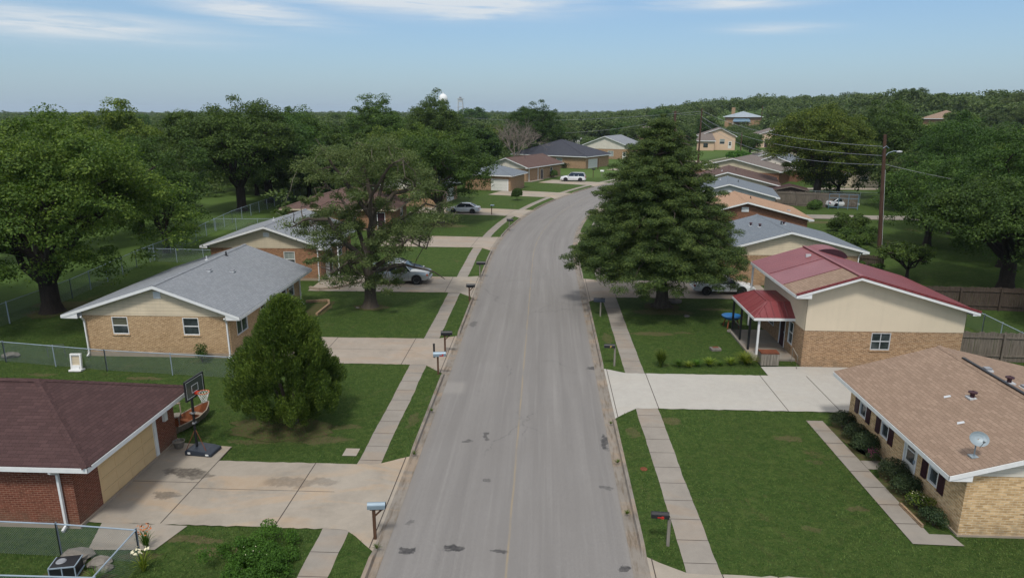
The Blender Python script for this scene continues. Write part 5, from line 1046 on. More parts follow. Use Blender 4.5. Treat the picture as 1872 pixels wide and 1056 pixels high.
    def rock(x, y, s, lab, sd):
        rs = random.Random(sd); bm = bmesh.new(); bmesh.ops.create_icosphere(bm, subdivisions=2, radius=s)
        for v in bm.verts: v.co *= rs.uniform(.75, 1.15); v.co.z *= .55
        me = bpy.data.meshes.new('stone'); bm.to_mesh(me); bm.free(); me.materials.append(MAT['rock']); o = mesh_obj('stone', me, None, (x, y, s * .2)); o.scale = (1.3, 1, 1); tag(o, lab, 'stone')
    rock(10.1, 46.6, .17, 'pale stone in the lawn midway between conifer and blue tub', 1); rock(12.35, 43.2, .26, 'flat pale stone on the grass at the foot of the blue tub', 2); rock(9.9, 50.2, .42, 'long grey stone just right of the conifer trunk', 3); rock(-31.3, 36.5, .38, 'grey boulder beside the low green pipe frame', 4); rock(-13.6, 47.6, .12, 'small white stone at the left foot of the spreading oak', 5)
    b = MB(); b.lathe(((0, .03), (.13, .03), (.15, .0)), 'rust', n=18); single(b, 'utility_cover', (4.15, 25.1, .004), 0, 'round rusty cover set in the right hand grass strip', 'cover')
    # air conditioner behind the corner fence, metal scrap, drum
    A = empty('air_conditioner', (-14.75, 18.3 - .55, 0), R(12), 'black and silver air conditioning unit behind the corner of the wire fence', 'air conditioner')
    b = MB(); b.box((-.36, -.28, .04), (.36, .28, .46), 'black'); A1 = b.build('casing', A, bevel=.02); b = MB()
    for z in (.06, .43): [b.beam(p, q, .035, .035, 'galv') for p, q in (((-.37, -.29, z), (.37, -.29, z)), ((.37, -.29, z), (.37, .29, z)), ((-.37, .29, z), (-.37, -.29, z)))]
    for x in (-.37, .0, .37): b.beam((x, -.29, .05), (x, -.29, .45), .03, .03, 'galv', up=(0, 1, 0))
    b.build('frame', A); b = MB(); b.lathe(((.0, .49), (.12, .50), (.15, .47)), 'grey_plastic', (-.12, 0, 0), 16); b.build('fan', A)
    rock(-15.0, 18.6 - .1, .42, 'flat dark boulder just behind the air conditioning unit', 8); rock(-14.05, 18.55 - .3, .30, 'rounded boulder right of the air conditioning unit', 9); rock(-13.75, 18.2 - .2, .22, 'small tan boulder nearest the fence corner', 10)
    b = MB(); rs = random.Random(4); rows = [[(q * .24 * math.cos(a) * rs.uniform(.7, 1.15), q * .19 * math.sin(a) * rs.uniform(.7, 1.2), z) for a in np.linspace(0, 2 * math.pi, 10)] for z, q in ((0, 1), (.12, 1.05), (.24, .9), (.34, .5), (.37, .05))]; b.grid(rows, 'lead'); single(b, 'rubbish_bag', (-12.35, 16.85, 0), 0, 'crumpled white rubbish bag outside the wire fence corner', 'bag')
    # shrubs
    gp = 'shrubs in the bed along the maroon shuttered wall'
    for i, (x, y, r, lab) in enumerate(((13.72, 29.2, .52, 'rounded dark shrub, farthest in the bed of the maroon shuttered wall'), (13.75, 28.0, .50, 'rounded shrub, second farthest in the bed of the maroon shuttered wall'), (13.72, 26.95, .55, 'broad shrub on the far side of the white front door'),
                                        (13.72, 24.6, .58, 'tall dark shrub just on the near side of the white front door'), (13.75, 23.6, .52, 'rounded shrub nearer than the tall one by the white door'), (13.72, 21.7, .40, 'low shrub at the near end of the bed by the yellow brick corner'))):
        bush('shrub', (x, y), lab, ((0, 0, r * .85, r, .85), (.15, .25, r * .7, r * .7, .9), (-.12, -.25, r * .65, r * .65, .9)), 'leaf_hedge', 1300, .032, 'bush', gp, 20 + i)
    bush('flowering_plant', (13.7, 26.2), 'pink flowered plant beside the white front door', ((0, 0, .25, .3, .8),), 'leaf_hedge', 1200, .03, 'plant', None, 31, extra=(('petal_pink', 60, .03, .3, .36),))
    bush('flowering_plant', (13.65, 22.7), 'yellow green and blue flowering plant in the near end of the bed', ((0, 0, .35, .42, .8), (.1, -.4, .3, .3, .8)), 'leaf_yellow', 500, .035, 'plant', None, 32, extra=(('petal_white', 30, .03, .4, .45), ('leaf_hedge', 500, .035, .4, .3)))
    rt = random.Random(77); bush('bramble_thicket', (-8.9, 18.3), 'bright green leafy thicket at the bottom edge by the pavement', tuple((max(-1.6, min(1.5, rt.gauss(0, .62))), max(-1.4, min(1.0, rt.gauss(-.1, .5))), rt.uniform(.05, .52), rt.uniform(.14, .34), 1.0) for _ in range(96)), 'leaf_bright', 800, .034, 'bush', None, 33, extra=(('petal_white', 18, .02, .7, .4),))
    for i, (x, y, n, h_, sp, m, lab) in enumerate(((6.7, 36.6, 420, 1.15, .55, 'leaf_oak', 'tall tuft of grassy stems at the end of the pavement by the white driveway'), (11.6, 37.3, 300, .75, .95, 'leaf_yellow', 'large yellow green rosette plant nearest the porch'), (7.75, 36.8, 160, .42, .6, 'leaf_bright', 'low green plant right of the tall grassy tuft'),
                                                   (8.25, 36.7, 130, .36, .5, 'leaf_yellow', 'small pale plant, second right of the tall grassy tuft'), (8.75, 36.9, 150, .40, .55, 'leaf_bright', 'low bushy plant, third right of the tall grassy tuft'), (9.5, 37.0, 200, .48, .6, 'leaf_yellow', 'round yellow green plant midway along the driveway row'),
                                                   (10.1, 37.0, 80, .3, .4, 'leaf_bright', 'tiny plant between the two yellow green clumps of the driveway row'), (10.75, 37.15, 180, .48, .52, 'leaf_yellow', 'yellow green clump second from the porch in the driveway row'), (-13.0, 19.2 - .1, 60, .75, .35, 'leaf_oak', 'leggy plant with orange flowers at the wire fence corner'), (-12.45, 18.0, 60, .7, .4, 'leaf_yellow', 'yellow leaved plant just outside the wire fence corner'), (-13.6, 17.4, 60, .5, .5, 'leaf_oak', 'straggly plant beside the air conditioning unit'))):
        rosette('garden_plant', (x, y), lab, n, h_, sp, m, 'plant', None, 50 + i, .022)
    for i, (x, y, sp, lab) in enumerate(((-5.35, 25.9, .22, 'weedy tuft in the left gutter just past the hoop driveway'), (-5.4, 19.5, .2, 'weedy tuft in the left gutter by the nearest mailbox'), (-5.3, 30.2, .14, 'small weed in the left gutter beside the juniper lawn'), (3.15, 25.6, .2, 'flattened green weed at the right kerb level with the rusty cover'), (3.1, 21.9, .15, 'small weed at the right kerb near the black mailbox'), (3.2, 29.2, .12, 'small weed at the right kerb by the white driveway'))):
        rosette('kerb_weed', (x, y), lab, 45, .14, sp, 'leaf_oak', 'weed', None, 80 + i, .012)
    V, Fc = [], []; rs = np.random.default_rng(5); leaf_blob(V, Fc, rs, (0, 0, .72), .30, 60, .042, .6); tag(mesh_obj('orange_flowers', np_mesh('orange_flowers', V, Fc, 'petal_orange'), None, (-13.0, 19.1, 0)), 'cluster of orange flower heads above the wire fence corner', 'flowers')
    V, Fc = [], []; leaf_blob(V, Fc, rs, (0, 0, .72), .3, 25, .06, .6); tag(mesh_obj('white_flowers', np_mesh('white_flowers', V, Fc, 'petal_white'), None, (-12.45, 17.95, 0)), 'few pale yellow flower heads outside the wire fence corner', 'flowers')
    bush('round_bush', (-4.4, 110.7), 'round green bush alone on the lawn inside the curve', ((0, 0, 1.05, .9, 1.0), (.2, .1, 1.3, .7, .9), (-.3, 0, .8, .7, .9)), 'leaf_bright' if False else 'leaf_deep', 700, .09, 'bush', None, 34)
    bush('small_bush', (-19.6, 36.2), 'thin bushy sapling against the cream brick wall', ((0, 0, .7, .4, 1.2), (.3, 0, .4, .35, 1), (-.3, 0, .45, .35, 1)), 'leaf_deep', 350, .05, 'bush', None, 35)
    bush('foundation_bush', (6.6, 176.5), 'dark low bush under the window of the charcoal roofed house', ((0, 0, .8, 1.3, .7), (-2, 1.2, .7, 1.1, .7), (-3.5, 2.2, .6, 1, .7)), 'leaf_hedge', 90, .14, 'bush', None, 36)
    bush('porch_bush', (-3.5, 147), 'tall dark bush at the porch of the tan brick house on the curve', ((0, 0, 1.1, .8, 1.2),), 'leaf_deep', 300, .12, 'bush', None, 37)
    bush('porch_bush', (2.0, 149.5), 'rounded bush beyond the white estate car', ((0, 0, .8, 1.0, .9),), 'leaf_deep', 200, .12, 'bush', None, 38)
    bush('corner_hedge', (57, 206), 'clipped green hedge at the far street corner', ((0, 0, 1.3, 2.2, .7), (2.2, .6, 1.3, 2.0, .7), (-2, -.6, 1.1, 1.8, .7)), 'leaf_bright', 60, .25, 'hedge', None, 39)
    bush('low_hedge', (40.2, 103.2), 'low dark hedge left of the blue frame', ((0, 0, .5, 1.0, .8), (1.3, -.3, .5, .9, .8), (-1.3, .3, .5, .8, .8)), 'leaf_deep', 150, .12, 'hedge', None, 40)
    for i, (x, y, r, lab) in enumerate(((29, 66, 2.2, 'scrubby bush behind the blue grey roof'), (31.5, 71, 2.6, 'loose scrub bush at the foot of the lamp pole'), (34.5, 76, 2.4, 'scrub bush just beyond the lamp pole'), (36.5, 83, 2.6, 'scrub bush left of the concrete lane'), (28.5, 60.5, 1.6, 'low scrub bush behind the red roof'), (39, 88.5, 2.0, 'scrub bush beside the end of the concrete lane'))):
        bush('scrub_bush', (x, y), lab, tuple((r * .75 * math.cos(q * 2.4) * (q % 3 + 1) / 3, r * .75 * math.sin(q * 2.4) * (q % 4 + 1) / 4, r * (.22 + .07 * (q % 5)), r * (.22 + .05 * (q % 3)), .8) for q in range(16)), 'leaf_deep', 160, .10, 'bush', 'scrub bushes in the yard behind the right hand houses', 60 + i)
build_objects()

# ------------------------------------------------------------------ trees
def limb(mb, p, q, r0, r1, m, rs, seg=5, wob=.12, n=7):
    p, q = np.array(p, float), np.array(q, float); L_ = np.linalg.norm(q - p); pts = []; rr = []
    for i in range(seg + 1):
        t = i / seg; w = rs.normal(size=3) * wob * L_ * .25 * math.sin(math.pi * t); w[2] *= .6; pts.append(p + (q - p) * t + w + np.array([0, 0, .10 * L_ * math.sin(math.pi * t)])); rr.append(r0 + (r1 - r0) * t)
    mb.tube(pts, rr, m, n, caps=False); return pts
def leaves_at(V, Fc, rs, C_, Rr, n_each, size, flat=.75, up=.35, shell=.42, droop=0, asp=.6):
    """leaf clumps: centres C_, radii Rr"""
    idx = np.repeat(np.arange(len(C_)), n_each); n = len(idx); d = rs.normal(size=(n, 3)); d /= np.linalg.norm(d, axis=1)[:, None]
    low = (d[:, 2] < -.2) & (rs.random(n) < .75); d[low, 2] *= -1
    rad = (rs.random(n) ** shell)[:, None] * Rr[idx][:, None] * np.array([1, 1, flat]); p = C_[idx] + d * rad
    nrm = d * .75 + rs.normal(size=(n, 3)) * .5 + np.array([0, 0, up]); nrm /= np.linalg.norm(nrm, axis=1)[:, None]
    t = np.cross(nrm, rs.normal(size=(n, 3))); t /= np.linalg.norm(t, axis=1)[:, None]; b = np.cross(nrm, t); s = size * rs.uniform(.5, 1.3, (n, 1))
    q = np.stack([p - t * s, p - b * s * asp - nrm * s * .15, p + t * s, p + b * s * asp - nrm * s * .15], 1); k = sum(len(x) for x in V)
    V.append(q.reshape(-1, 3)); Fc.append(np.arange(n * 4).reshape(n, 4) + k)
def broad_centres(rs, n, R_, z0, z1, hollow=.55, ax=1, ay=1):
    """clump centres over a domed crown whose outline is lobed"""
    lob = [(rs.uniform(0, 6.28), rs.uniform(.06, .16), k) for k in (2, 3, 5)]; d = rs.normal(size=(n, 3)); d /= np.linalg.norm(d, axis=1)[:, None]; d[:, 2] = np.where(rs.random(n) < .72, np.abs(d[:, 2]), d[:, 2])
    az = np.arctan2(d[:, 1], d[:, 0]); g = 1 + sum(a * np.sin(k * az + ph + 2 * d[:, 2]) for ph, a, k in lob); rad = g * np.where(rs.random(n) < .72, rs.uniform(.80, 1.0, n), rs.uniform(hollow * .6, .82, n))
    zc, hz = z0 + (z1 - z0) * .42, (z1 - z0) * .58; c = np.stack([d[:, 0] * rad * R_ * ax, d[:, 1] * rad * R_ * ay, zc + d[:, 2] * rad * np.where(d[:, 2] > 0, hz, (zc - z0))], 1); return c
def broad_tree(name, loc, label, R_, z0, H_, trunk_r=.35, mat='leaf_oak', bark='bark', clumps=150, per=170, size=.12, cr=1.15, seed=1, group=None, fork=1.8, lean=(0, 0), limbs=9, sparse=False, cat='tree', ax=1, ay=1, off=(0, 0), visible_limbs=True, extra=None):
    rs = np.random.default_rng(seed); T = empty(name, (*loc, hill(*loc)), 0, label, cat, group); C_ = broad_centres(rs, clumps, R_ - cr * .6, z0 + cr * .4, H_ - cr * .5, ax=ax, ay=ay) + np.array([off[0], off[1], 0])
    Rr = cr * rs.uniform(.6, 1.25, len(C_)); V, Fc = [], []; leaves_at(V, Fc, rs, C_, Rr, per, size, up=.35)
    tb = MB(); f = np.array([lean[0], lean[1], fork]); flare = [(0, 0, -.2), (lean[0] * .15, lean[1] * .15, .12), (lean[0] * .4, lean[1] * .4, .7), tuple(f)]; tb.tube(flare, [trunk_r * 1.75, trunk_r * 1.3, trunk_r, trunk_r * .95], bark, 14, caps=False)
    for k in range(limbs):
        a = 2 * math.pi * k / limbs + rs.uniform(-.3, .3); rr = R_ * rs.uniform(.45, .8); tip = np.array([math.cos(a) * rr * ax + off[0], math.sin(a) * rr * ay + off[1], z0 + (H_ - z0) * rs.uniform(.35, .82)])
        pts = limb(tb, f * np.array([1, 1, .9]), tip, trunk_r * rs.uniform(.42, .62), .05, bark, rs, 6, .28, 8)
        for j in range(5 if sparse else 3):
            s = pts[rs.integers(2, 6)]; c = C_[rs.integers(len(C_))] if not sparse else C_[np.argmin(np.linalg.norm(C_ - (s + rs.normal(size=3) * 2.2), axis=1))]
            if np.linalg.norm(c - s) < R_ * .8: limb(tb, s, c, trunk_r * .2, .02, bark, rs, 4, .35, 5)
    tb.build('trunk', T, smooth=True); mesh_obj('crown', np_mesh('crown', V, Fc, mat), T); return T

def conifer(name, loc, label, H_, R_, z0, seed=3, size=.078, dens=1.0):
    rs = np.random.default_rng(seed); T = empty(name, (*loc, 0), 0, label, 'tree'); C_ = []; Rr = []; tb = MB()
    tb.tube([(0, 0, -.2), (0, 0, .15), (.03, 0, .8), (-.35, 0, H_ * .4), (-.75, 0, H_ - .5)], [.85, .58, .45, .3, .05], 'bark', 14, caps=False)
    for k in range(9): a = 2 * math.pi * k / 9 + rs.uniform(-.2, .2); tb.tube([(0, 0, .5), (math.cos(a) * .5, math.sin(a) * .5, .12), (math.cos(a) * 1.0, math.sin(a) * 1.0, -.08)], [.16, .13, .05], 'bark', 6, caps=False)
    z = z0 + .35; lob = rs.uniform(0, 6.28, 3)
    while z < H_ - .35:
        t = (z - z0) / (H_ - z0); Rz = R_ * (1 - t ** 1.28) ** .80 * (.80 + .20 * min(1, t / .1)) ; nb = max(4, int(2 * math.pi * Rz / 1.35)); ph = rs.uniform(0, 6.28)
        for k in range(nb):
            a = ph + 2 * math.pi * k / nb + rs.uniform(-.18, .18); L_ = Rz * rs.uniform(.80, 1.12) * (1 + .07 * math.sin(3 * a + lob[0]) + .06 * math.sin(5 * a + z + lob[1])); zt = z + rs.uniform(-.3, .3) - .10 * L_ + (.0 if t > .2 else .30)
            d = np.array([math.cos(a), math.sin(a), 0]); tip = d * L_ + np.array([0, 0, zt])
            if L_ > 1.2 and rs.random() < .6: limb(tb, (0, 0, z + .35 * L_ * .3), tip * np.array([.93, .93, 1]), .075, .015, 'bark', rs, 4, .12, 5)
            m = max(2, int(L_ / .66))
            for j in range(m):
                u = 1 - j / max(1, m) * (.80 if L_ > 1.5 else .9); c = tip * np.array([u, u, 1]) + rs.normal(size=3) * .22; c[2] += (1 - u) * L_ * .22; C_.append(c); Rr.append((.54 + .22 * rs.random()) * (1 if j else .82) * (1 + .15 * (1 - t)))
        z += .72 if t < .75 else .55
    for q in range(5): C_.append(np.array([rs.normal() * .1, rs.normal() * .1, H_ - .2 - q * .3])); Rr.append(.26 + q * .07)
    C_ = np.array(C_); Rr = np.array(Rr); C_[:, 0] -= .30 + .036 * C_[:, 2]; V, Fc = [], []; leaves_at(V, Fc, rs, C_, Rr, int(430 * dens), size, flat=.50, up=.35, shell=.45, asp=.28); tb.build('trunk', T, smooth=True); mesh_obj('crown', np_mesh('crown', V, Fc, 'needle_dark'), T); return T

def juniper(loc, label, H_, R_, z0, seed=5):
    rs = np.random.default_rng(seed); T = empty('juniper_tree', (*loc, 0), 0, label, 'tree'); tb = MB()
    for k in range(7): a = 2 * math.pi * k / 7 + rs.uniform(-.3, .3); r = rs.uniform(.08, .2); tb.tube([(math.cos(a) * r, math.sin(a) * r, -.1), (math.cos(a) * (r + .12), math.sin(a) * (r + .12), .8), (math.cos(a) * .9, math.sin(a) * .9, 2.4), (math.cos(a) * 1.1, math.sin(a) * 1.1, 4.0)], [.10, .08, .05, .02], 'bark', 7, caps=False)
    C_ = []; Rr = []
    for i in range(330):
        t = rs.random() ** .9; z = z0 + .3 + (H_ - z0 - .6) * t; prof = R_ * min(1, .45 + (t / .25) ** .8 * .55) * (1 - max(0, t - .20) / .83) ** .62; a = rs.uniform(0, 6.28); rad = prof * (rs.random() ** .35) * rs.uniform(.84, 1.12) * (1 + .07 * math.sin(4 * a + 5 * t) + .05 * math.sin(7 * a - 9 * t))
        C_.append((math.cos(a) * rad, math.sin(a) * rad, z)); Rr.append(rs.uniform(.26, .46))
    for i in range(26): C_.append((rs.normal() * .22, rs.normal() * .22, H_ - rs.uniform(.15, .9))); Rr.append(rs.uniform(.16, .26))
    C_ = np.array(C_); Rr = np.array(Rr); V, Fc = [], []
    # upright feathery sprays
    idx = np.repeat(np.arange(len(C_)), 520); n = len(idx); d = rs.normal(size=(n, 3)); d /= np.linalg.norm(d, axis=1)[:, None]; p = C_[idx] + d * (rs.random(n) ** .38)[:, None] * Rr[idx][:, None] * np.array([.8, .8, 1.3])
    out = p * np.array([1, 1, 0]); out /= np.linalg.norm(out, axis=1)[:, None] + 1e-6; ax = out * .55 + np.array([0, 0, .8]) + rs.normal(size=(n, 3)) * .35; ax /= np.linalg.norm(ax, axis=1)[:, None]; sd = np.cross(ax, rs.normal(size=(n, 3))); sd /= np.linalg.norm(sd, axis=1)[:, None]; s = .064 * rs.uniform(.6, 1.3, (n, 1))
    q = np.stack([p - ax * s * .6 - sd * s * .18, p - ax * s * .6 + sd * s * .18, p + ax * s + sd * s * .22, p + ax * s - sd * s * .1], 1); V.append(q.reshape(-1, 3)); Fc.append(np.arange(n * 4).reshape(n, 4))
    tb.build('trunk', T, smooth=True); mesh_obj('crown', np_mesh('crown', V, Fc, 'needle_olive'), T); return T

def bare_tree(loc, label, H_, R_, seed=9, m='bark_grey', r0=.28):
    rs = np.random.default_rng(seed); T = empty('bare_tree', (*loc, hill(*loc)), 0, label, 'tree', None); tb = MB(); tb.tube([(0, 0, -.2), (0, 0, 2.0)], [r0 * 1.3, r0], m, 8, caps=False); tw = MB()
    def grow(p, d, L_, r, lev, mb):
        q = p + d * L_; pts = limb(mb, p, q, r, r * .55, m, rs, 3, .15, 5 if lev < 2 else 4)
        if lev >= 4: return
        for k in range(3 if lev else 5):
            nd = d + rs.normal(size=3) * .55; nd[2] += .12; nd /= np.linalg.norm(nd); grow(pts[-1] if k else pts[2], nd, L_ * rs.uniform(.6, .85), r * .58, lev + 1, tw if lev >= 1 else mb)
    for k in range(6): a = 2 * math.pi * k / 6 + rs.uniform(-.3, .3); d = np.array([math.cos(a) * .55, math.sin(a) * .55, .85]); d /= np.linalg.norm(d); grow(np.array([0, 0, 1.8]), d, H_ * .27, r0 * .6, 0, tb)
    tb.build('trunk', T); tw.build('branches', T); return T

def spreading_oak():
    # limb skeleton in metres (x across, z up), foliage only where the real tree still carries it
    rs = np.random.default_rng(21); T = empty('oak_tree', (-12.75, 48.0, 0), 0, 'spreading sparse oak with twisted bare limbs on the lawn beside the pickup', 'tree'); k = 1 / 24.6; tb = MB()
    P = lambda x, y, d=0: np.array([(x - 678) * k, d, (560 - y) * k * 1.03])
    def path(pts, r0, r1, n=9):
        q = []; 
        for a, b in zip(pts, pts[1:]):
            for j in range(3): q.append(a + (b - a) * j / 3 + rs.normal(size=3) * .05 * min(1, np.linalg.norm(b - a)))
        q.append(pts[-1]); tb.tube(q, list(np.linspace(r0, r1, len(q))), 'bark', n, caps=False); return q
    tb.tube([P(678, 565), P(678, 557), P(679, 545), P(680, 505), P(674, 480)], [.85, .58, .44, .38, .37], 'bark', 16, caps=False)
    limbs = [path([P(674, 482), P(684, 440, .2), P(691, 400, .3), P(687, 365, .2), P(680, 320, .1), P(679, 280)], .36, .05), path([P(675, 478), P(645, 442, -.8), P(622, 402, -1.2), P(590, 398, -1.6), P(562, 412, -1.9)], .24, .04), path([P(692, 392, .3), P(728, 362, .9), P(782, 356, 1.4), P(815, 362, 1.8)], .22, .03),
             path([P(684, 492), P(732, 462, -.9), P(758, 430, -1.5), P(792, 446, -1.9)], .20, .03), path([P(686, 496), P(742, 486, .6), P(792, 500, .9), P(812, 514, 1.0)], .13, .02), path([P(688, 405, .2), P(652, 342, -.6), P(626, 300, -1.0), P(608, 268, -1.2)], .18, .02), path([P(690, 400), P(705, 340, 1.6), P(724, 288, 2.4)], .17, .03),
             path([P(680, 470), P(650, 420, 1.8), P(610, 370, 3.0), P(570, 350, 3.8)], .19, .02), path([P(680, 470), P(720, 420, 2.2), P(770, 390, 3.6), P(820, 400, 4.4)], .19, .02), path([P(684, 430), P(700, 360, -1.8), P(740, 310, -2.8), P(765, 300, -3.2)], .17, .02), path([P(686, 400), P(660, 330, 2.4), P(640, 290, 3.4)], .14, .02), path([P(676, 480), P(655, 470, -2.0), P(640, 480, -3.2)], .12, .02)]
    blobs = tuple(q for q in ((575, 428, 26), (600, 440, 25), (630, 430, 27), (650, 465, 24), (632, 498, 20), (660, 503, 20), (690, 503, 18), (722, 512, 16), (590, 405, 20), (652, 412, 26), (640, 388, 20), (740, 420, 27), (770, 410, 27), (800, 400, 26), (735, 450, 23), (768, 440, 18), (820, 380, 25), (850, 370, 20), (872, 392, 14), (780, 370, 25), (830, 420, 15),
             (640, 292, 28), (602, 312, 24), (680, 282, 30), (718, 300, 29), (756, 322, 26), (660, 322, 27), (700, 340, 26), (742, 345, 24), (790, 338, 22), (618, 340, 20), (682, 362, 20), (582, 338, 14), (708, 380, 20), (650, 362, 18), (700, 440, 16), (605, 470, 15), (845, 340, 14), (570, 380, 12), (715, 430, 22), (690, 470, 16), (620, 425, 24), (700, 310, 28), (670, 305, 28), (740, 300, 22)) if q[0] < 812)
    C_, Rr = [], []
    for (x, y, r) in blobs:
        for j in range(7 if y > 360 else 6):
            d = rs.normal() * (2.3 if y < 360 else 1.9); C_.append(P(x + rs.normal() * r * .45, y + rs.normal() * r * .4, d)); Rr.append(r * k * rs.uniform(.6, 1.05))
            s = min((p for L_ in limbs for p in L_[3:]), key=lambda p: np.linalg.norm(p - C_[-1]))
            if rs.random() < .8: limb(tb, s, C_[-1], .045, .008, 'bark', rs, 4, .4, 4)
            if rs.random() < .25: limb(tb, C_[-1], C_[-1] + rs.normal(size=3) * .7, .02, .005, 'bark_grey', rs, 3, .4, 4)
    V, Fc = [], []; leaves_at(V, Fc, rs, np.array(C_), np.array(Rr), 360, .062, up=.35, shell=.7); tb.build('trunk', T, smooth=True); mesh_obj('crown', np_mesh('crown', V, Fc, 'leaf_sparse'), T)

def build_trees():
    broad_tree('oak_tree', (-35.3, 45.6), 'huge oak with forked dark trunk, crown reaching over the left wire fence', 9.6, 2.6, 13.4, .62, 'leaf_oak', 'bark_dark', 460, 330, .095, 1.15, 1, fork=2.1, limbs=11, ax=1.0, off=(.4, 0))
    spreading_oak()
    broad_tree('oak_tree', (-13.3, 86.8), 'dense oak on the lawn before the tail-out white car', 7.6, 1.6, 11.4, .45, 'leaf_deep', 'bark', 240, 260, .11, 1.15, 3, fork=2.4, off=(-.6, 0))
    juniper((-11.55, 28.6), 'rounded olive green juniper on the lawn beside the basketball hoop', 6.05, 2.75, .35)
    conifer('big_conifer', (8.75, 49.1), 'tall dark green conical conifer beside the right hand pavement', 13.9, 6.35, 2.6)
    broad_tree('park_tree', (-43.8, 96.9), 'left one of the twin park trees, with a long low limb', 9.4, 3.8, 15.0, .65, 'leaf_deep', 'bark_dark', 320, 230, .14, 1.45, 5, fork=3.4)
    broad_tree('park_tree', (-43.4, 106.1), 'right one of the twin park trees', 7.8, 3.6, 14.2, .6, 'leaf_deep', 'bark_dark', 230, 210, .15, 1.4, 6, fork=3.2, off=(2, 0))
    broad_tree('round_tree', (-38.6, 67), 'bluish green round tree at the bend of the long wire fence', 5.4, .9, 11.4, .3, 'leaf_deep', 'bark_dark', 220, 230, .10, 1.0, 7)
    broad_tree('big_tree', (37.4, 55.4), 'broad dark tree over the board fence at the right edge', 6.8, 2.0, 9.0, .55, 'leaf_deep', 'bark_dark', 260, 250, .10, 1.05, 8, fork=2.6, off=(-.6, 0))
    broad_tree('small_tree', (31.0, 58.2), 'small spreading tree just above the ridge of the red roof', 2.8, 1.2, 3.3, .12, 'leaf_deep', 'bark_dark', 50, 110, .10, .6, 9, fork=1.0)
    broad_tree('big_tree', (45.2, 116), 'very large rounded tree behind the row of right hand roofs', 9.2, 1.8, 14.6, .6, 'leaf_oak', 'bark', 340, 220, .14, 1.5, 10, fork=3)
    specs = [ # x, y, R, H, material, seed, label
        (41, 74, 5.6, 9.2, 'leaf_deep', 11, 'dark leafy tree immediately behind the lamp pole'), (42.5, 64, 6.4, 12.6, 'leaf_deep', 12, 'tall tree between lamp pole and right edge'), (48, 82, 6.6, 12.8, 'leaf_deep', 13, 'rounded tree behind the lamp pole trees'),
        (64, 134, 8.4, 14.8, 'leaf_deep', 14, 'dense tree right of the very large rounded one'), (57, 99, 7.2, 13.2, 'leaf_deep', 15, 'tree above the dark board fence, far right'), (-39.5, 113.5, 5.6, 13.6, 'leaf_deep', 16, 'tree next to the right hand twin park tree'),
        (-32, 131, 6.6, 16.0, 'leaf_deep', 17, 'tall dark tree left of the water tower'), (-23.6, 148, 7.4, 17.0, 'leaf_deep', 18, 'tall dark tree directly below the water tower'), (-19.5, 108.5, 8.2, 11.6, 'leaf_oak', 19, 'lighter green tree behind the spreading oak'), (-26, 118, 6.5, 10.6, 'leaf_oak', 26, 'mid green tree left behind the spreading oak'),
        (-3.6, 192, 8.6, 16.2, 'leaf_deep', 20, 'tree right of the bare grey tree'), (-50, 64, 7.5, 11.4, 'leaf_oak', 21, 'tree behind the huge forked oak'), (-58.8, 93, 7.6, 14.6, 'leaf_oak', 22, 'tall tree seen above the huge forked oak'), (-47, 77, 6.4, 10.6, 'leaf_deep', 23, 'tree between the huge oak and the twin park trees'),
        (36.5, 44.5, 4.2, 6.2, 'leaf_deep', 24, 'lower tree at the extreme right edge'), (-44.5, 44, 5.8, 9.6, 'leaf_oak', 25, 'tree at the extreme left edge beyond the wire fence'), (-1, 238, 6.4, 12.4, 'leaf_wood', 27, 'tree behind the charcoal hip roof'), (68.5, 236, 4.6, 7.0, 'leaf_deep', 28, 'dark round bushy tree between the two far peach houses'),
        (49, 68, 6.4, 13.6, 'leaf_oak', 29, 'tall crown at the right edge above the others')]
    for (x, y, r, h_, m, sd, lab) in specs: broad_tree('leafy_tree', (x, y), lab, r, h_ * .08, h_, .35, m, 'bark_dark', int(110 + r * 18), 200, .10 if y < 90 else .15, 1.1 if y < 90 else 1.35, sd, None, fork=h_ * .2)
    bare_tree((-7.6, 180), 'leafless grey tree among green crowns above the curve', 13.6, 5, 9); bare_tree((150, 262), 'leafless pale tree before the reddish hilltop roof', 9, 4, 10, r0=.25)
    # ---- woodland: shared crowns, each tree an object of its own
    protos = []
    for k, (m, r, h_, z) in enumerate((('leaf_wood', 5.6, 9.6, 1.2), ('leaf_deep', 6.2, 10.4, 1.0), ('leaf_oak', 5.4, 9.0, 1.3), ('leaf_wood', 6.6, 9.2, .8), ('leaf_deep', 4.8, 10.8, 1.4))):
        t = broad_tree('woodland_tree', (0, 0), None, r, z * .6, h_, .28, m, 'bark_dark', 125, 130, .20, 1.35, 100 + k, limbs=6); protos.append(t)
    rs = random.Random(5); pl = []
    blocked = [(4, 186, 17), (13, 205, 10), (22, 212, 10), (-26.85, 43, 9), (60, 268, 17), (88, 284, 13), (106, 384, 20), (160, 290, 14), (5, 190, 13), (20, 222, 17), (33, 305, 10), (-31, 150, 8), (-54, 192, 9), (61, 137, 9), (58, 170, 14)]
    def free(x, y, r):
        s_, d_ = toSD(x, y) if (-30 < x < 240 and y < 440) else (0, 99)
        if abs(d_) < (29 if s_ < 290 else 15) and s_ < 330: return False
        if any(math.hypot(x - a, y - b) < c for a, b, c in blocked): return False
        if 52 < x < 95 and 195 < y < 262: return False                                # open corner lawn and street
        if -60 < x < -37 and y < 112: return False                                    # park lawn behind the fence
        if x > 0 and y < 98 and x < 46: return False
        return all((x - a) ** 2 + (y - b) ** 2 > (r + c) ** 2 for a, b, c in pl)
    tries = 0
    def seen_gap(x, y):                                                         # open lines of sight to the hill houses
        a, d = math.degrees(math.atan2(x, y)), math.hypot(x, y); return (13.9 < a < 17.4 and 300 < d < 385) or (26.3 < a < 29.5 and 268 < d < 330)
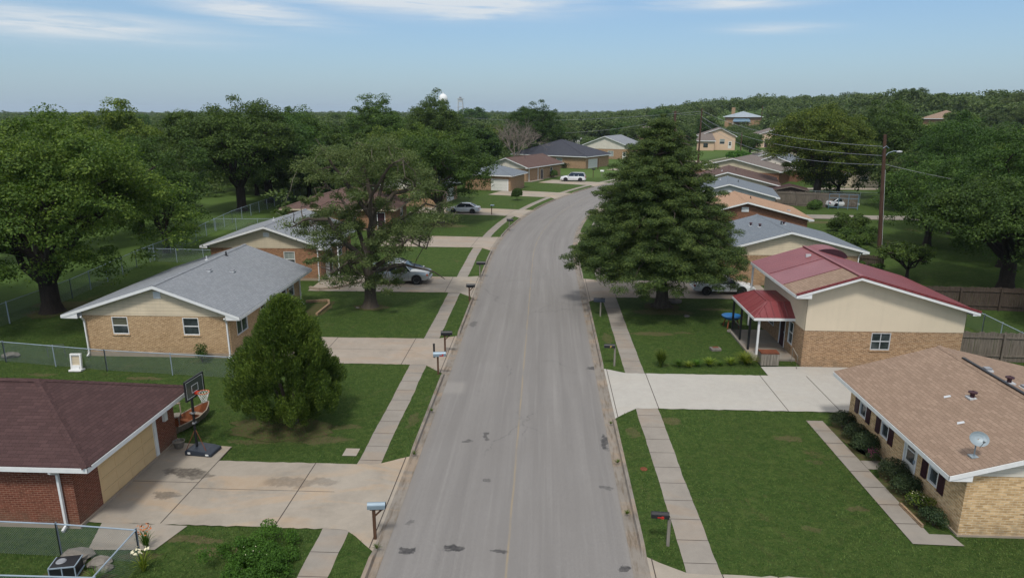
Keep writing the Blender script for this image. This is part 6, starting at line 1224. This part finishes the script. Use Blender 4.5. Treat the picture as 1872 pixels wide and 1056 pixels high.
    while len(pl) < 285 and tries < 30000:
        tries += 1; az = R(rs.uniform(-43, 38)); dist = rs.uniform(0, 1) ** .75 * 330 + 85; x, y = math.sin(az) * dist, math.cos(az) * dist; r = 3.3 + dist * .0035
        if not seen_gap(x, y) and free(x, y, r): pl.append((x, y, r))
    used = set()
    for (x, y, r) in pl:
        k = rs.randrange(5); src = protos[k]; t = src if k not in used else copy_tree(src); used.add(k); sc = rs.uniform(.80, 1.18); t.location = (x, y, hill(x, y) - .2); t.rotation_euler = (0, 0, rs.uniform(0, 6.28)); t.scale = (sc * rs.uniform(.9, 1.12), sc, sc * rs.uniform(.88, 1.12))
        a = math.degrees(math.atan2(x, y)); g = 0 if a < -8 else (1 if a < 6 else 2); dd = math.hypot(x, y)
        tone = ('dull green', 'dark green', 'light green', 'low dull green', 'tall dark green')[k]; band = 'nearest ranks' if dd < 170 else ('middle ranks' if dd < 270 else 'farthest ranks')
        where = ('beyond the back fence on the left', 'behind the far end of the street', 'on the slope behind the right hand houses')[g]; tag(t, f'{tone} tree in the {band} {where}', 'tree', ('trees of the left hand woodland', 'trees of the central woodland', 'trees of the right hand slope')[g] + f', {band}, {tone}')
    # skyline trees that stand out
    for (x, y, h_, lab) in ((-46, 450, 17, 'pair of lone crowns standing on the skyline right of the towers'), (166, 330, 13.5, 'flat topped crown poking above the right hand skyline')):
        t = copy_tree(protos[1]); t.location = (x, y, hill(x, y)); t.scale = (h_ / 10.4,) * 3; t['label'] = lab; t['category'] = 'tree'
        if 'group' in t: del t['group']
    # ---- undergrowth and saplings filling the woods, then the far woods as one mass
    r2 = np.random.default_rng(8); V, Fc = [], []; C_ = []; Rr = []
    for i in range(2600):
        az = R(r2.uniform(-44, 40)); d = 95 + 270 * r2.random() ** .8; x, y = math.sin(az) * d, math.cos(az) * d
        if not free(x, y, -9) or (30 < x < 62 and 92 < y < 132): continue
        if abs(toSD(x, y)[1]) < 34 and x > -30 and y < 300 and toSD(x, y)[0] < 300: continue
        g = hill(x, y); hh = r2.uniform(2.0, 5.2)
        for j in range(5): a = r2.uniform(0, 6.28); rr = r2.uniform(0, 2.6); C_.append((x + rr * math.cos(a), y + rr * math.sin(a), g + hh * r2.uniform(.2, .8))); Rr.append(r2.uniform(1.0, 1.9))
    for i in range(420):                                                        # scrub on the slope under the hill houses
        x0, y0, sx, sy, hm = ((100, 352, 20, 22, 5.5), (103, 368, 12, 7, 2.0), (150, 272, 14, 10, 4.0))[i % 3]; x, y = r2.normal(x0, sx), r2.normal(y0, sy)
        if (x > 94 and y > 376) or (x > 146 and y > 282): continue
        for j in range(4): C_.append((x + r2.normal() * 1.5, y + r2.normal() * 1.5, hill(x, y) + hm * r2.uniform(.1, .8))); Rr.append(r2.uniform(.9, 1.8))
    leaves_at(V, Fc, r2, np.array(C_), np.array(Rr), 55, .26, up=.5, shell=.35); o = mesh_obj('undergrowth', np_mesh('undergrowth', V, Fc, 'leaf_wood')); tag(o, 'tangled undergrowth filling the woodland below the crowns', 'undergrowth', None, 'stuff')
    V, Fc = [], []; C_ = []; Rr = []
    for i in range(4600):
        az = R(r2.uniform(-44, 42)); d = 330 + 1500 * r2.random() ** 1.6; x, y = math.sin(az) * d, math.cos(az) * d
        if any(math.hypot(x - a, y - b) < c + 3 for a, b, c in blocked) or (13.9 < math.degrees(math.atan2(x, y)) < 17.4 and d < 388): continue
        g = hill(x, y); hh = r2.uniform(7.5, 12.0) + (2.5 if r2.random() < .10 else 0)
        for j in range(9): a = r2.uniform(0, 6.28); rr = r2.uniform(0, 4.8); C_.append((x + rr * math.cos(a), y + rr * math.sin(a), g + hh * r2.uniform(.45, .86) - rr * .25)); Rr.append(r2.uniform(2.0, 3.4))
    C_ = np.array(C_); Rr = np.array(Rr); leaves_at(V, Fc, r2, C_, Rr, 34, .62, up=.5, shell=.3); o = mesh_obj('far_woods', np_mesh('far_woods', V, Fc, 'leaf_wood')); tag(o, 'dark green woodland stretching to the horizon', 'woodland', None, 'stuff')

def build_grass():
    """short blades on the lawns nearest the camera: one uncountable mass"""
    r = np.random.default_rng(4); n = 330000; x = r.uniform(-36, 16, n); y = 15.5 + 31 * r.random(n) ** 1.35; keep = np.ones(n, bool)
    keep &= ((x < -7.56) & (x > -36)) | ((x > -6.54) & (x < -5.6)) | ((x > 3.56) & (x < 4.56)) | ((x > 5.68) & (x < 16))
    for (side, a, b, dend, m, j) in DRIVES:
        d = x - CX; inn = (y > a - .02) & (y < b + .02) & (d * side > CB) & (d * side < abs(dend)); keep &= ~inn; fl = (y > a - FL) & (y < b + FL) & (d * side > CB) & (d * side < CB + 1.1); ad = np.abs(d) - CB; keep &= ~(fl & (np.minimum(np.abs(y - a), np.abs(y - b)) < FL * (1 - ad / 1.15) + .03)); keep &= ~((y > a - FL - .5) & (y < b + FL + .5) & (d * side > CB) & (d * side < CB + .35))
    for (x0, x1, y0, y1) in ((-40, -15.9, 19.9, 26.7), (-16.2, -13.2, 20, 26.45), (-16.4, -12.2, 18.9, 20.5), (-27, -18, 36.8, 49), (14.1, 40, 20.9, 31), (12.4, 14.2, 20.4, 30), (12.2, 40, 31, 46), (13.1, 14.3, 20.9, 30), (-8.4, -7.7, 25.5, 26.3)): keep &= ~((x > x0) & (x < x1) & (y > y0) & (y < y1))
    x, y = x[keep], y[keep]; n = len(x); cl = np.sin(x * 2.3 + np.sin(y * 1.7) * 2) * np.sin(y * 2.9 + np.sin(x * 1.3) * 2); h_ = r.uniform(.025, .065, n) * (1 + .35 * cl); a = r.uniform(0, 6.28, n); w = r.uniform(.008, .017, n); lx, ly = r.normal(0, .025, n), r.normal(0, .025, n)
    q = np.stack([np.stack([x - np.cos(a) * w, y - np.sin(a) * w, np.zeros(n)], 1), np.stack([x + np.cos(a) * w, y + np.sin(a) * w, np.zeros(n)], 1), np.stack([x + lx, y + ly, h_], 1)], 1)
    o = mesh_obj('grass_blades', np_mesh('grass_blades', [q.reshape(-1, 3)], [np.arange(n * 3).reshape(n, 3)], 'blades')); tag(o, 'short mown green blades covering the near lawns', 'grass', None, 'stuff')
build_trees(); build_grass()

# ------------------------------------------------------------------ air
def build_haze():
    b = MB(); b.box((-4500, -700, -3), (4500, 6500, 60), 'haze'); o = b.build('haze'); tag(o, 'thin bluish summer haze over the land', 'haze', None, 'stuff')
t = NT('haze'); v = t.N.new('ShaderNodeVolumePrincipled'); v.inputs['Color'].default_value = (.72, .84, 1.0, 1); v.inputs['Density'].default_value = .00009; v.inputs['Anisotropy'].default_value = .2
t.N.remove(t.b); t.L.new(v.outputs[0], t.out.inputs['Volume']); MAT['haze'] = t.mat
build_haze()
